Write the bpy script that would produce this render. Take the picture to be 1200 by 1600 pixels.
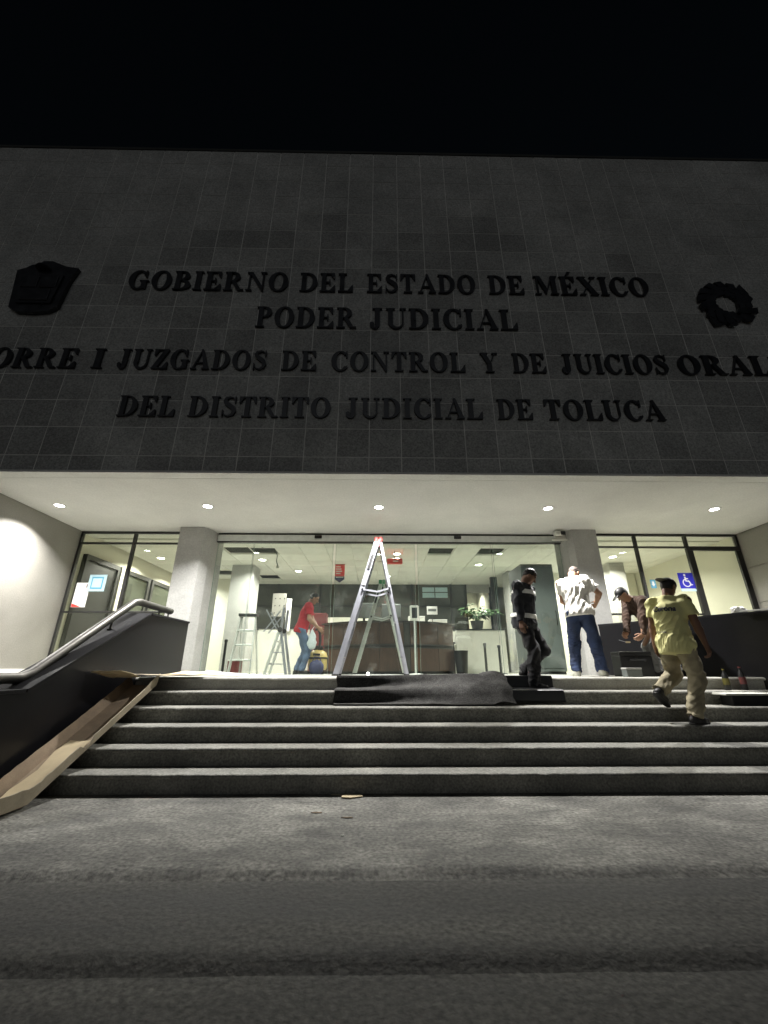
import bpy, bmesh, math, random
import numpy as np
from mathutils import Vector, Matrix
random.seed(7); np.random.seed(7)
R = math.radians
sc = bpy.context.scene
for o in list(bpy.data.objects): bpy.data.objects.remove(o, do_unlink=True)
COL = sc.collection

# ------------------------------------------------------------------ camera, sky, exposure
cam_d = bpy.data.cameras.new('camera'); cam = bpy.data.objects.new('camera', cam_d); COL.objects.link(cam)
cam_d.sensor_fit = 'VERTICAL'; cam_d.sensor_height = 36; cam_d.lens = 14.4
cam_d.clip_start = .05; cam_d.clip_end = 2000
cam.location = (0, 0, 1.07); cam.rotation_euler = (R(90+20.95), 0, R(-.9))
sc.camera = cam
W = bpy.data.worlds.new('World'); sc.world = W; W.use_nodes = True
wn = W.node_tree; bg = wn.nodes['Background']
sky = wn.nodes.new('ShaderNodeTexSky'); sky.sky_type = 'NISHITA'; sky.sun_disc = False
sky.sun_elevation = R(4); sky.sun_rotation = R(200)
wn.links.new(sky.outputs[0], bg.inputs[0]); bg.inputs[1].default_value = .0022
sun_d = bpy.data.lights.new('front_fill', 'SUN'); sun_d.energy = .19; sun_d.angle = R(60); sun_d.color = (.90, .95, 1)  # fill added from behind the camera to lift the facade, no real source
sun = bpy.data.objects.new('front_fill', sun_d); COL.objects.link(sun); sun.rotation_euler = (R(80), 0, R(-3)); sun.location = (0, -20, 30)
vs = sc.view_settings; vs.view_transform = 'Standard'; vs.look = 'None'; vs.exposure = 0; vs.gamma = 1
sc.render.engine = 'CYCLES'
cy = sc.cycles; cy.use_denoising = True; cy.max_bounces = 10; cy.diffuse_bounces = 5; cy.glossy_bounces = 4
cy.transparent_max_bounces = 16; cy.sample_clamp_indirect = 4; cy.caustics_reflective = False; cy.caustics_refractive = False
cy.blur_glossy = .5
LAMP = 130.      # watts of each lamp under the canopy
INLAMP = 95.     # watts of each lobby lamp

# ------------------------------------------------------------------ materials
MATS = {}
def mat(name, col, rough=.6, metal=0., var=.12, scale=2.5, speck=0., sscale=120., bump=0., bscale=60., spec=.5, emit=0., rnd=0., col2=None, stretch=None, stain=0., stscale=.8, rvar=.08):
    if name in MATS: return MATS[name]
    m = bpy.data.materials.new(name); m.use_nodes = True; MATS[name] = m
    nt = m.node_tree; N = nt.nodes; L = nt.links; b = N['Principled BSDF']
    b.inputs['Roughness'].default_value = rough; b.inputs['Metallic'].default_value = metal
    b.inputs['Specular IOR Level'].default_value = spec
    geo = N.new('ShaderNodeNewGeometry'); vec = geo.outputs['Position']
    if stretch:
        mp = N.new('ShaderNodeMapping'); mp.inputs['Scale'].default_value = stretch; L.new(vec, mp.inputs[0]); vec = mp.outputs[0]
    c = (*col, 1)
    n1 = N.new('ShaderNodeTexNoise'); n1.inputs['Scale'].default_value = scale; n1.inputs['Detail'].default_value = 6; n1.inputs['Roughness'].default_value = .62
    L.new(vec, n1.inputs['Vector'])
    mx = N.new('ShaderNodeMix'); mx.data_type = 'RGBA'
    mr = N.new('ShaderNodeMapRange'); mr.inputs[1].default_value = .3; mr.inputs[2].default_value = .7; L.new(n1.outputs[0], mr.inputs[0]); L.new(mr.outputs[0], mx.inputs[0])
    lo = tuple(max(0, x*(1-var)) for x in col) if col2 is None else col
    hi = tuple(min(1, x*(1+var)) for x in col) if col2 is None else col2
    mx.inputs[6].default_value = (*lo, 1); mx.inputs[7].default_value = (*hi, 1)
    out = mx.outputs[2]
    def mul(out, facsock, a, bb):
        r_ = N.new('ShaderNodeMapRange'); r_.inputs[1].default_value = .25; r_.inputs[2].default_value = .75; r_.inputs[3].default_value = a; r_.inputs[4].default_value = bb
        L.new(facsock, r_.inputs[0])
        v = N.new('ShaderNodeVectorMath'); v.operation = 'SCALE'; L.new(out, v.inputs[0]); L.new(r_.outputs[0], v.inputs['Scale']); return v.outputs[0]
    if speck:
        n2 = N.new('ShaderNodeTexNoise'); n2.inputs['Scale'].default_value = sscale; n2.inputs['Detail'].default_value = 2; L.new(geo.outputs['Position'], n2.inputs['Vector'])
        out = mul(out, n2.outputs[0], 1-speck, 1+speck)
    if stain:
        n4 = N.new('ShaderNodeTexNoise'); n4.inputs['Scale'].default_value = stscale; n4.inputs['Detail'].default_value = 9; n4.inputs['Roughness'].default_value = .68; n4.inputs['Distortion'].default_value = .6; L.new(vec, n4.inputs['Vector'])
        out = mul(out, n4.outputs[0], 1+stain*.5, 1-stain)
    if rnd:
        oi = N.new('ShaderNodeObjectInfo'); out = mul(out, oi.outputs['Random'], 1-rnd, 1+rnd)
    L.new(out, b.inputs['Base Color'])
    rr = N.new('ShaderNodeMapRange'); rr.inputs[1].default_value = .3; rr.inputs[2].default_value = .7
    rr.inputs[3].default_value = max(.02, rough-rvar); rr.inputs[4].default_value = min(1, rough+rvar); L.new(n1.outputs[0], rr.inputs[0]); L.new(rr.outputs[0], b.inputs['Roughness'])
    if bump:
        n3 = N.new('ShaderNodeTexNoise'); n3.inputs['Scale'].default_value = bscale; n3.inputs['Detail'].default_value = 4; L.new(geo.outputs['Position'], n3.inputs['Vector'])
        bp = N.new('ShaderNodeBump'); bp.inputs['Strength'].default_value = bump; bp.inputs['Distance'].default_value = .01; L.new(n3.outputs[0], bp.inputs['Height']); L.new(bp.outputs[0], b.inputs['Normal'])
    if emit:
        b.inputs['Emission Color'].default_value = c; b.inputs['Emission Strength'].default_value = emit
    return m

def glass_mat(name, tint, refl=.05, smudge=.02):
    m = bpy.data.materials.new(name); m.use_nodes = True; nt = m.node_tree; N = nt.nodes; L = nt.links
    N.remove(N['Principled BSDF']); out = N['Material Output']
    tr = N.new('ShaderNodeBsdfTransparent'); tr.inputs[0].default_value = (*tint, 1)
    gl = N.new('ShaderNodeBsdfGlossy'); gl.inputs['Roughness'].default_value = .015; gl.inputs[0].default_value = (.9, 1, .95, 1)
    lw = N.new('ShaderNodeLayerWeight'); lw.inputs[0].default_value = .5
    p = N.new('ShaderNodeMath'); p.operation = 'POWER'; p.inputs[1].default_value = 4; L.new(lw.outputs['Facing'], p.inputs[0])
    q = N.new('ShaderNodeMath'); q.operation = 'MULTIPLY_ADD'; q.inputs[1].default_value = .55; q.inputs[2].default_value = refl; L.new(p.outputs[0], q.inputs[0])
    m1 = N.new('ShaderNodeMixShader'); L.new(q.outputs[0], m1.inputs[0]); L.new(tr.outputs[0], m1.inputs[1]); L.new(gl.outputs[0], m1.inputs[2])
    df = N.new('ShaderNodeBsdfDiffuse'); df.inputs[0].default_value = (.8, .85, .8, 1)
    ns = N.new('ShaderNodeTexNoise'); ns.inputs['Scale'].default_value = 2.2; ns.inputs['Detail'].default_value = 9; ns.inputs['Roughness'].default_value = .7
    g = N.new('ShaderNodeNewGeometry'); L.new(g.outputs['Position'], ns.inputs['Vector'])
    mr = N.new('ShaderNodeMapRange'); mr.inputs[1].default_value = .54; mr.inputs[2].default_value = .74; mr.inputs[4].default_value = smudge; L.new(ns.outputs[0], mr.inputs[0])
    m2 = N.new('ShaderNodeMixShader'); L.new(mr.outputs[0], m2.inputs[0]); L.new(m1.outputs[0], m2.inputs[1]); L.new(df.outputs[0], m2.inputs[2])
    L.new(m2.outputs[0], out.inputs[0]); MATS[name] = m; return m

mat('tile', (.40, .405, .385), .75, var=.18, scale=1.1, speck=.38, sscale=42, bump=.3, bscale=60, rnd=.13, stain=.3, stscale=.6)
mat('grout', (.74, .74, .70), .85, var=.2, scale=5, bump=.2)
mat('letter', (.02, .021, .025), .35, metal=.0, var=.3, scale=6)
mat('plaster', (.76, .755, .73), .8, var=.06, scale=.9, speck=.08, sscale=40, bump=.1, bscale=40, stain=.12, stscale=.5)
mat('wall_stone', (.25, .24, .215), .6, var=.08, scale=1.6, stain=.1, speck=.15, sscale=60, bump=.12, bscale=70)
mat('concrete', (.42, .42, .405), .8, var=.1, scale=2.2, stain=.14, stscale=1.3, speck=.12, sscale=45, bump=.25, bscale=35)
mat('step', (.22, .217, .19), .66, var=.3, scale=2.1, speck=.5, sscale=48, bump=.4, bscale=50, stain=.45, stscale=1.1)
mat('paving_falloff', (.02, .02, .018), .82, col2=(.115, .113, .102), scale=1.9, speck=.6, sscale=36, bump=.6, bscale=40, stretch=(.2, 1.7, 1), stain=.6, stscale=1.0)  # darkened paving copy: lamp falloff put into the colour, plus streaky stains
mat('paving', (.075, .074, .066), .8, col2=(.31, .304, .275), scale=2.6, speck=.6, sscale=36, bump=.7, bscale=34, stretch=(.8, 1.3, 1), stain=.7, stscale=1.5)
mat('landing', (.36, .355, .32), .5, var=.2, scale=2.2, speck=.2, sscale=50, bump=.15)
mat('ground', (.10, .10, .095), .85, var=.35, scale=.8, speck=.25, sscale=60, bump=.4)
mat('granite', (.012, .012, .014), .30, var=.08, scale=3, speck=.7, sscale=160, spec=.22, rvar=.005)
mat('cap', (.022, .022, .024), .6, var=.1, scale=4, speck=.5, sscale=140, spec=.06)
mat('steel', (.09, .087, .08), .5, metal=1, var=.1, scale=6)
mat('alu', (.40, .41, .46), .4, metal=.6, var=.1, scale=9)
mat('alu_in', (.72, .74, .72), .42, metal=.5, var=.1, scale=9)
mat('black', (.012, .012, .013), .45, var=.2)
mat('frame', (.016, .016, .015), .45, var=.2)
mat('red', (.75, .05, .04), .45, var=.08)
mat('green', (.06, .35, .14), .5)
mat('cream', (.72, .71, .61), .8, var=.05, scale=1, bump=.05)
mat('ceiling', (.68, .68, .63), .85, var=.05, scale=3, rnd=.04, bump=.06)
mat('white', (.72, .72, .66), .6, var=.05)
mat('dark', (.03, .033, .03), .8, var=.5, scale=1.8)
mat('darkwin', (.06, .064, .055), .18, var=.35, scale=1.4, rvar=.03)
mat('floor_in', (.42, .42, .37), .3, var=.12, scale=2, speck=.1)
mat('wood', (.075, .04, .024), .4, var=.25, scale=5, stretch=(6, 6, .6), speck=.1)
mat('woodtop', (.03, .02, .014), .35, var=.2)
mat('lampring', (.7, .7, .68), .5)
mat('lampglow', (1, .97, .9), .5, var=0, emit=30)
mat('inglow', (1, .97, .82), .5, var=0, emit=26)
mat('card', (.44, .38, .28), .85, var=.15, scale=4, speck=.08, sscale=40, bump=.15, bscale=30)
mat('cardpale', (.64, .53, .34), .85, var=.1, scale=4, bump=.12)
mat('cardin', (.30, .23, .16), .85, var=.35, scale=3, speck=.1, bump=.15)
mat('mat_rug', (.06, .059, .057), .95, var=.4, scale=5, speck=.6, sscale=70, stain=.4, stscale=2, bump=.8, bscale=200, spec=.1)
mat('grey', (.13, .145, .14), .6, var=.15, speck=.1)
mat('paper', (.75, .75, .72), .8, var=.05)
mat('bluepaper', (.45, .62, .68), .7)
mat('edge', (.16, .24, .20), .3)
mat('blue', (.025, .025, .42), .45, var=.05)
mat('teal', (.08, .32, .48), .5)
mat('leaf', (.035, .085, .025), .5, var=.5, scale=14)
mat('soil', (.03, .022, .015), .95)
mat('pot', (.05, .05, .05), .5)
mat('label_yellow', (.12, .105, .02), .5)  # yellow darkened: the shade on the bottles is put into the colour
mat('label_red', (.12, .03, .03), .5)  # red darkened likewise, shade included in the colour
mat('vacyellow', (.62, .48, .18), .4, var=.08)
mat('navy', (.025, .03, .09), .6, var=.2)
mat('plastic_bag', (.62, .68, .72), .45, var=.1, scale=12)
mat('maroon', (.16, .03, .03), .6, var=.2)
glass_mat('glass', (.93, .958, .93), .06, .075)
glass_mat('glass_win', (.95, .96, .91), .04, .012)
# clothes
mat('skin', (.36, .20, .125), .55, var=.12, scale=9)
mat('skin_dark', (.20, .105, .065), .55, var=.12, scale=9)
mat('hair_crop', (.05, .036, .03), .7, var=.3, scale=60)
mat('hair', (.012, .010, .009), .55, var=.4, scale=40)
mat('shirt_red', (.42, .018, .03), .85, var=.15, scale=7, bump=.3, bscale=18)
mat('shirt_white', (.74, .72, .68), .85, var=.06, scale=7, bump=.35, bscale=14)
mat('shirt_yellow', (.80, .77, .36), .8, var=.08, scale=6, bump=.3, bscale=14)
mat('jacket_brown', (.05, .028, .018), .85, var=.35, scale=8, bump=.4, bscale=16)
mat('jacket_dark', (.022, .024, .03), .8, var=.35, scale=8, bump=.4, bscale=16)
mat('strip', (.93, .93, .9), .35, var=.02)
mat('jeans', (.022, .036, .085), .9, var=.35, scale=7, speck=.15, bump=.4, bscale=18)
mat('jeans_light', (.10, .15, .25), .9, var=.35, scale=7, speck=.15, bump=.4, bscale=18)
mat('jeans_dark', (.018, .025, .06), .9, var=.4, scale=7, bump=.4, bscale=18)
mat('trousers_black', (.018, .018, .02), .9, var=.3, bump=.4, bscale=18)
mat('trousers_grey', (.21, .21, .21), .9, var=.25, scale=7, bump=.4, bscale=18)
mat('trousers_khaki', (.34, .30, .20), .9, var=.3, scale=7, bump=.45, bscale=16)
mat('shoe_black', (.015, .014, .014), .5)
mat('shoe_white', (.70, .70, .62), .55, var=.08)

# ------------------------------------------------------------------ helpers
def obj(name, me, m=None, parent=None, loc=None, rot=None):
    o = bpy.data.objects.new(name, me); COL.objects.link(o)
    if m is not None and me is not None and not me.materials:
        for x in (m if isinstance(m, (list, tuple)) else [m]): me.materials.append(MATS[x])
    if parent is not None: o.parent = parent
    if loc is not None: o.location = loc
    if rot is not None: o.rotation_euler = rot
    return o
def thing(name, label, cat, loc=(0, 0, 0), rz=0, group=None):
    o = bpy.data.objects.new(name, None); COL.objects.link(o); o.location = loc; o.rotation_euler = (0, 0, rz); o.empty_display_size = .1
    return tag(o, label, cat, group)
def tag(o, label, cat, group=None):
    o['label'] = label; o['category'] = cat
    if group: o['group'] = group
    return o
def kind(o, k): o['kind'] = k; return o

class MB:
    """collects shapes, becomes ONE mesh"""
    def __init__(s): s.bm = bmesh.new()
    def _add(s, verts, faces):
        vs_ = [s.bm.verts.new(v) for v in verts]
        for f in faces:
            try: s.bm.faces.new([vs_[i] for i in f])
            except ValueError: pass
        return vs_
    def box(s, x0, x1, y0, y1, z0, z1, bev=0):
        if bev:
            t = bmesh.new(); bmesh.ops.create_cube(t, size=1)
            for v in t.verts: v.co = Vector(((x0+x1)/2+v.co.x*(x1-x0), (y0+y1)/2+v.co.y*(y1-y0), (z0+z1)/2+v.co.z*(z1-z0)))
            bmesh.ops.bevel(t, geom=t.edges[:], offset=bev, segments=2, affect='EDGES', profile=.5)
            s.merge(t)
        else:
            s._add([(x, y, z) for x in (x0, x1) for y in (y0, y1) for z in (z0, z1)],
                   [(0, 1, 3, 2), (4, 6, 7, 5), (0, 4, 5, 1), (2, 3, 7, 6), (0, 2, 6, 4), (1, 5, 7, 3)])
        return s
    def merge(s, t):
        m = {v: s.bm.verts.new(v.co) for v in t.verts}
        for f in t.faces: s.bm.faces.new([m[v] for v in f.verts])
        t.free(); return s
    def bar(s, a, b, w, d=None, up=(0, 0, 1), bev=0):
        """rectangular bar from a to b, w across, d along 'up'"""
        a = Vector(a); b = Vector(b); d = d or w; z = (b-a); L = z.length; z.normalize(); u = Vector(up); x = u.cross(z)
        if x.length < 1e-4: x = Vector((1, 0, 0)).cross(z)
        x.normalize(); y = z.cross(x); M = Matrix((x, y, z)).transposed().to_4x4(); M.translation = (a+b)/2
        t = bmesh.new(); bmesh.ops.create_cube(t, size=1)
        for v in t.verts: v.co = Vector((v.co.x*w, v.co.y*d, v.co.z*L))
        if bev: bmesh.ops.bevel(t, geom=t.edges[:], offset=bev, segments=2, affect='EDGES', profile=.5)
        for v in t.verts: v.co = M @ v.co
        return s.merge(t)
    def tube(s, pts, r, n=10, cap=True):
        pts = [Vector(p) for p in pts]; rings = []; prev = None
        rs = r if isinstance(r, (list, tuple)) else [r]*len(pts)
        for i, p in enumerate(pts):
            d = (pts[min(i+1, len(pts)-1)]-pts[max(i-1, 0)]).normalized()
            x = prev - d*prev.dot(d) if prev is not None else d.orthogonal()
            x.normalize(); prev = x; y = d.cross(x)
            rings.append([s.bm.verts.new(p+(x*math.cos(2*math.pi*k/n)+y*math.sin(2*math.pi*k/n))*rs[i]) for k in range(n)])
        for a, b in zip(rings, rings[1:]):
            for k in range(n): s.bm.faces.new((a[k], a[(k+1) % n], b[(k+1) % n], b[k]))
        if cap: s.bm.faces.new(rings[0][::-1]); s.bm.faces.new(rings[-1])
        return s
    def lathe(s, prof, c=(0, 0, 0), n=24, cap=True):
        rings = []
        for r, z in prof: rings.append([s.bm.verts.new((c[0]+r*math.cos(2*math.pi*k/n), c[1]+r*math.sin(2*math.pi*k/n), c[2]+z)) for k in range(n)])
        for a, b in zip(rings, rings[1:]):
            for k in range(n): s.bm.faces.new((a[k], a[(k+1) % n], b[(k+1) % n], b[k]))
        if cap: s.bm.faces.new(rings[0][::-1]); s.bm.faces.new(rings[-1])
        return s
    def prism(s, poly, d, f=lambda u, v, w: (u, w, v), w0=0):
        """poly in (u,v), extruded from w0 to w0+d; f maps to 3D"""
        n = len(poly); a = [s.bm.verts.new(f(u, v, w0)) for u, v in poly]; b = [s.bm.verts.new(f(u, v, w0+d)) for u, v in poly]
        s.bm.faces.new(a); s.bm.faces.new(b[::-1])
        for k in range(n): s.bm.faces.new((a[k], b[k], b[(k+1) % n], a[(k+1) % n]))
        return s
    def mesh(s, name='m', smooth=None):
        bmesh.ops.recalc_face_normals(s.bm, faces=s.bm.faces[:])
        me = bpy.data.meshes.new(name); s.bm.to_mesh(me); s.bm.free()
        if smooth is not None:
            me.shade_smooth()
            me.set_sharp_from_angle(angle=R(smooth))
        return me
    def build(s, name, m, parent=None, smooth=None, **k): return obj(name, s.mesh(name, smooth), m, parent, **k)
def bx(name, m, parent, *a, bev=0, **k): return MB().box(*a, bev=bev).build(name, m, parent, **k)

# ================================================================== SETTING
RI, TR, D0, LZ = .16, .335, 4.44, .96        # riser, tread, first riser, landing height
ZS = 3.746                                    # canopy soffit
YF = 5.456                                    # facade plane
XL, XR = -6.15, 7.62                          # side walls under the canopy
YW = 8.22                                     # window plane
kind(bx('ground', 'ground', None, -200, 200, -150, 250, -1.2, -.094), 'structure')

def nosed_step(name, m, parent, x0, x1, yf, yb, z0, z1, over=.018, seed=0):
    """solid step with a rounded nosing and slightly worn front edge"""
    rnd = random.Random(seed); mb = MB(); n = 150
    prof = [(yf, z0), (yf, z1-.045), (yf-over, z1-.04), (yf-over-.006, z1-.022), (yf-over, z1-.008), (yf-over+.01, z1-.0015), (yf-over+.02, z1), (yb, z1), (yb, z0)] if over else [(yf-.10, z0), (yf-.10, z1-.035), (yf-.07, z1-.027), (yf-.045, z1-.018), (yf-.012, z1-.005), (yf+.03, z1-.001), (yf+.06, z1), (yb, z1), (yb, z0)]
    rows = []
    for i in range(n+1):
        x = x0+(x1-x0)*i/n; w = rnd.uniform(-.003, .003)-(.005 if rnd.random() < .05 else 0)
        rows.append([mb.bm.verts.new((x, y+(w if 1 < k < 6 else 0), z+(w*.6 if 1 < k < 6 else 0))) for k, (y, z) in enumerate(prof)])
    for a, b in zip(rows, rows[1:]):
        for k in range(len(prof)): kk = (k+1) % len(prof); mb.bm.faces.new((a[k], a[kk], b[kk], b[k]))
    mb.bm.faces.new(rows[0]); mb.bm.faces.new(rows[-1][::-1])
    return mb.build(name, m, parent, smooth=35)
stairs = bpy.data.objects.new('staircase', None); COL.objects.link(stairs); kind(stairs, 'structure')
for k in range(5):
    nosed_step('step', 'step', stairs, -3.298, 8.5, D0+k*TR, D0+(k+1)*TR+.02, -.1+.002*k, RI*(k+1), seed=k)
landing = nosed_step('landing', 'landing', None, -3.298, 8.5, D0+5*TR, YW-.35, .0, LZ, seed=9); kind(landing, 'structure')
landing2 = bx('landing', 'landing', None, -6.14, -3.66, 5.0, YW-.352, -.3, LZ-.003); kind(landing2, 'structure')
# forecourt platform and the lower flight towards the camera
fore = nosed_step('forecourt', 'paving', None, -14, 14, 2.94, 4.46, -.9, 0, over=.0, seed=20); kind(fore, 'structure')
low = bpy.data.objects.new('lower_steps', None); COL.objects.link(low); kind(low, 'structure')
nosed_step('step', 'paving_falloff', low, -14, 14, 2.246, 2.95, -.9, -.03, over=.0, seed=21)
nosed_step('step', 'paving_falloff', low, -14, 14, 1.50, 2.256, -.9, -.06, over=.0, seed=22)
kind(bx('side_terrace', 'ground', None, -14, -3.66, 4.44, 5.0, -.8, -.004), 'structure')

# ================================================================== BUILDING
B = thing('courthouse_building', 'large stone tiled civic building with lit recessed entrance under a white canopy', 'building', (0, YF, 0))
def P(name, m, *a, parent=None, bev=0, **k):
    o = MB().box(*a, bev=bev).build(name, m, None, **k); o.parent = parent or B
    o.matrix_parent_inverse = Matrix.Translation((0, -YF, 0)) if (parent is None or parent == B) else Matrix.Identity(4)
    return o
def PB(mb, name, m, parent=None, smooth=None):
    o = mb.build(name, m, None, smooth); o.parent = parent or B
    if parent is None: o.matrix_parent_inverse = Matrix.Translation((0, -YF, 0))
    return o
# facade: grout backing + tiles proud of it
TS = .49; TX0 = .35-TS*20; ZB = 4.03
wall = P('facade_wall', 'grout', -9.6, 10.2, YF-.011, YF+.35, ZS+.03, 11.30)
tme = {}
def tile_mesh(w, h):
    k_ = (round(w, 3), round(h, 3))
    if k_ not in tme:
        t = MB().box(-w/2, w/2, -.02, .02, -h/2, h/2, bev=.004); tme[k_] = t.mesh('tile')
    return tme[k_]
cand = []
rows = [(ZS+.035, ZB)] + [(ZB+TS*i, ZB+TS*(i+1)) for i in range(14)] + [(ZB+TS*14, 11.33)]
for (z0, z1) in rows:
    for c in range(40):
        x0 = TX0+TS*c
        cand.append((x0+TS/2, (z0+z1)/2, TS-.015, z1-z0-.015))
cand.sort(key=lambda t: math.hypot(t[0]-.1, (t[1]-1.07)*1.0+0))
rest = MB()
for i, (x, z, w, h) in enumerate(cand):
    dy = random.uniform(-.001, .001); tx = random.uniform(-.003, .003); tz = random.uniform(-.003, .003)
    if i < 300:
        o = obj('tile', tile_mesh(w, h), 'tile', wall, (x, YF+.004+dy, z), (tx, 0, tz))
    else:
        rest.box(x-w/2, x+w/2, YF-.016+dy, YF+.02, z-h/2, z+h/2)
kind(rest.build('tile', 'tile', wall), 'stuff')
P('upper_block', 'concrete', -9.6, 10.2, YF+.36, 22, 4.35, 11.28)
P('roof_coping', 'dark', -9.65, 10.25, YF-.03, YF+.5, 11.331, 11.40)
# canopy
P('fascia', 'plaster', -9.6, 10.2, YF-.035, YF+.06, ZS-.006, ZS+.032, bev=.004)
P('soffit', 'plaster', -9.6, 10.2, YF+.17, YW+.5, ZS, ZS+.2)
P('soffit_border', 'plaster', -9.6, 10.2, YF+.061, YF+.155, ZS-.004, ZS+.2)
P('soffit_groove', 'grey', -9.6, 10.2, YF+.156, YF+.169, ZS+.015, ZS+.2)
# side walls
P('side_wall', 'wall_stone', -9.6, XL, YF+.02, YW+.1, -.4, ZS-.002)
P('skirting', 'plaster', XL, XL+.025, YF+.02, YW-.06, LZ, LZ+.11)
P('side_wall', 'wall_stone', XR, 10.2, YF+.02, YW+.1, -.4, ZS-.002)
for z in (1.6, 2.3, 3.0):                      # slab joints on the right wall
    P('wall_slab', 'wall_stone', XR-.022, XR, YF+.05, YW-.07, z+.006, min(z+.694, ZS-.01), bev=.004)
# columns with a chamfered inner edge
def column(poly):
    return PB(MB().prism(poly, ZS-LZ-.003, f=lambda u, v, w: (u, v, w), w0=LZ), 'column', 'concrete')
column([(-3.97, 7.88), (-3.50, 7.88), (-3.40, 8.08), (-3.35, 8.62), (-3.97, 8.62)])
column([(4.47, 7.93), (3.98, 7.93), (3.90, 8.06), (3.85, 8.55), (4.47, 8.55)])
# windows --------------------------------------------------------
def window(x0, x1, bars_v, transom, rail, door=None):
    w = bpy.data.objects.new('window', None); COL.objects.link(w); w.parent = B; w.matrix_parent_inverse = Matrix.Translation((0, -YF, 0))
    def b_(a0, a1, z0, z1, d=.05, nm='frame_bar'): return bx(nm, 'frame', w, a0, a1, YW-d/2, YW+d/2, z0, z1, bev=.004)
    b_(x0, x1, ZS-.05, ZS-.002); b_(x0, x1, LZ, LZ+.06)
    b_(x0, x0+.04, LZ+.06, ZS-.05, .06); b_(x1-.04, x1, LZ+.06, ZS-.05, .06)
    xs = [x0]+bars_v+[x1]
    for v in bars_v: b_(v-.028, v+.028, LZ+.06, ZS-.05, .07)
    zr = [LZ+.06, rail, transom, ZS-.05]
    for i, (a, c) in enumerate(zip(xs, xs[1:])):
        a += .028; c -= .028
        dr = door == i
        b_(a, c, transom-.018-(.05 if dr else 0), transom+.018, .055+(.02 if dr else 0))
        if not dr: b_(a, c, rail-.018, rail+.018, .055)
        if dr:
            b_(a+.002, a+.075, LZ+.08, transom-.07, .05, 'door_stile'); b_(c-.075, c-.002, LZ+.08, transom-.07, .05, 'door_stile')
            b_(a+.076, c-.076, LZ+.08, LZ+.25, .05, 'door_rail')
        for z0, z1 in ([(zr[0], zr[2]), (zr[2], zr[3])] if dr else zip(zr, zr[1:])):
            bx('pane', 'glass_win', w, a, c, YW-.005, YW+.005, z0+.012, z1-.012)
    return w
window(XL, -3.97, [-5.03], 3.49, 2.10)
window(4.47, XR, [5.42, 6.50], 3.455, 2.08, door=2)
# glass entrance ---------------------------------------------------
YG = 8.30
E_ = bpy.data.objects.new('glass_entrance', None); COL.objects.link(E_); E_.parent = B; E_.matrix_parent_inverse = Matrix.Translation((0, -YF, 0))
bx('header', 'alu_in', E_, -3.35, 3.86, YG-.05, YG+.07, 3.56, 3.70, bev=.004)
bx('header_track', 'frame', E_, -3.35, 3.86, YG-.055, YG+.04, 3.535, 3.558)
bx('header_gap', 'frame', E_, -3.35, 3.86, YG-.02, YG+.07, 3.702, 3.744)
for x in (-1.25, 1.68): bx('sensor', 'black', E_, x-.075, x+.075, YG-.09, YG-.052, 3.625, 3.685, bev=.008)
gx = [(-3.34, -2.59, 0), (-2.58, -.93, .0), (-.88, .775, .045), (.83, 2.40, .045), (2.41, 3.845, 0)]
for a, c, dy in gx:
    bx('glass_panel', 'glass', E_, a, c, YG+dy-.006, YG+dy+.006, LZ+.012, 3.534)
    for x in (a+.004, c-.004): bx('pane_edge', 'edge', E_, x-.002, x+.002, YG+dy-.0065, YG+dy+.0065, LZ+.012, 3.53)
bx('threshold', 'alu_in', E_, -3.34, 3.84, YG-.08, YG+.1, LZ+.001, LZ+.011)
# interior ---------------------------------------------------------
YB = 13.7
P('lobby_floor', 'floor_in', -6.4, 8.0, YW-.34, YB+2.6, LZ-.25, LZ)
P('lobby_wall', 'cream', -6.4, -6.22, YW+.11, YB+2.5, LZ, 4.3)
P('lobby_wall', 'cream', XR+.03, 8.0, YW+.11, YB+2.5, LZ, 4.3)
P('plenum', 'dark', -6.4, 8.0, YW+.52, YB+2.6, 4.25, 4.34)
P('head_wall', 'cream', -6.2, XR, YW+.51, YW+.56, 3.755, 4.24)
P('lobby_wall', 'cream', -6.2, -4.62, 12.9, 13.0, LZ, 4.24)               # end of the left room
P('lobby_wall', 'cream', 4.55, XR, 11.9, 12.0, LZ, 4.24)                  # end of the right room
P('inner_column', 'concrete', -3.95, -3.35, 11.0, 11.6, LZ, 3.74)
P('inner_column', 'concrete', 3.75, 4.35, 11.6, 12.2, LZ, 3.74)
P('inner_column', 'concrete', 6.15, 6.55, 10.6, 11.0, LZ, 3.74)
P('back_wall', 'white', -4.60, 3.74, YB, YB+.1, LZ, 2.23)                 # low white wall
P('wall_cap', 'black', -4.60, 3.74, YB-.03, YB+.12, 2.232, 2.27)
P('back_wall', 'dark', -4.60, 4.54, YB+2.4, YB+2.5, LZ, 4.24)
P('end_wall', 'cream', -4.62, -4.58, 13.0, YB+2.4, LZ, 4.24)
P('end_wall', 'cream', 4.5, 4.54, 12.0, YB+2.4, LZ, 4.24)
P('back_wall', 'cream', -1.95, -.2, YB-.12, YB-.04, LZ, 2.62)
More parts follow.
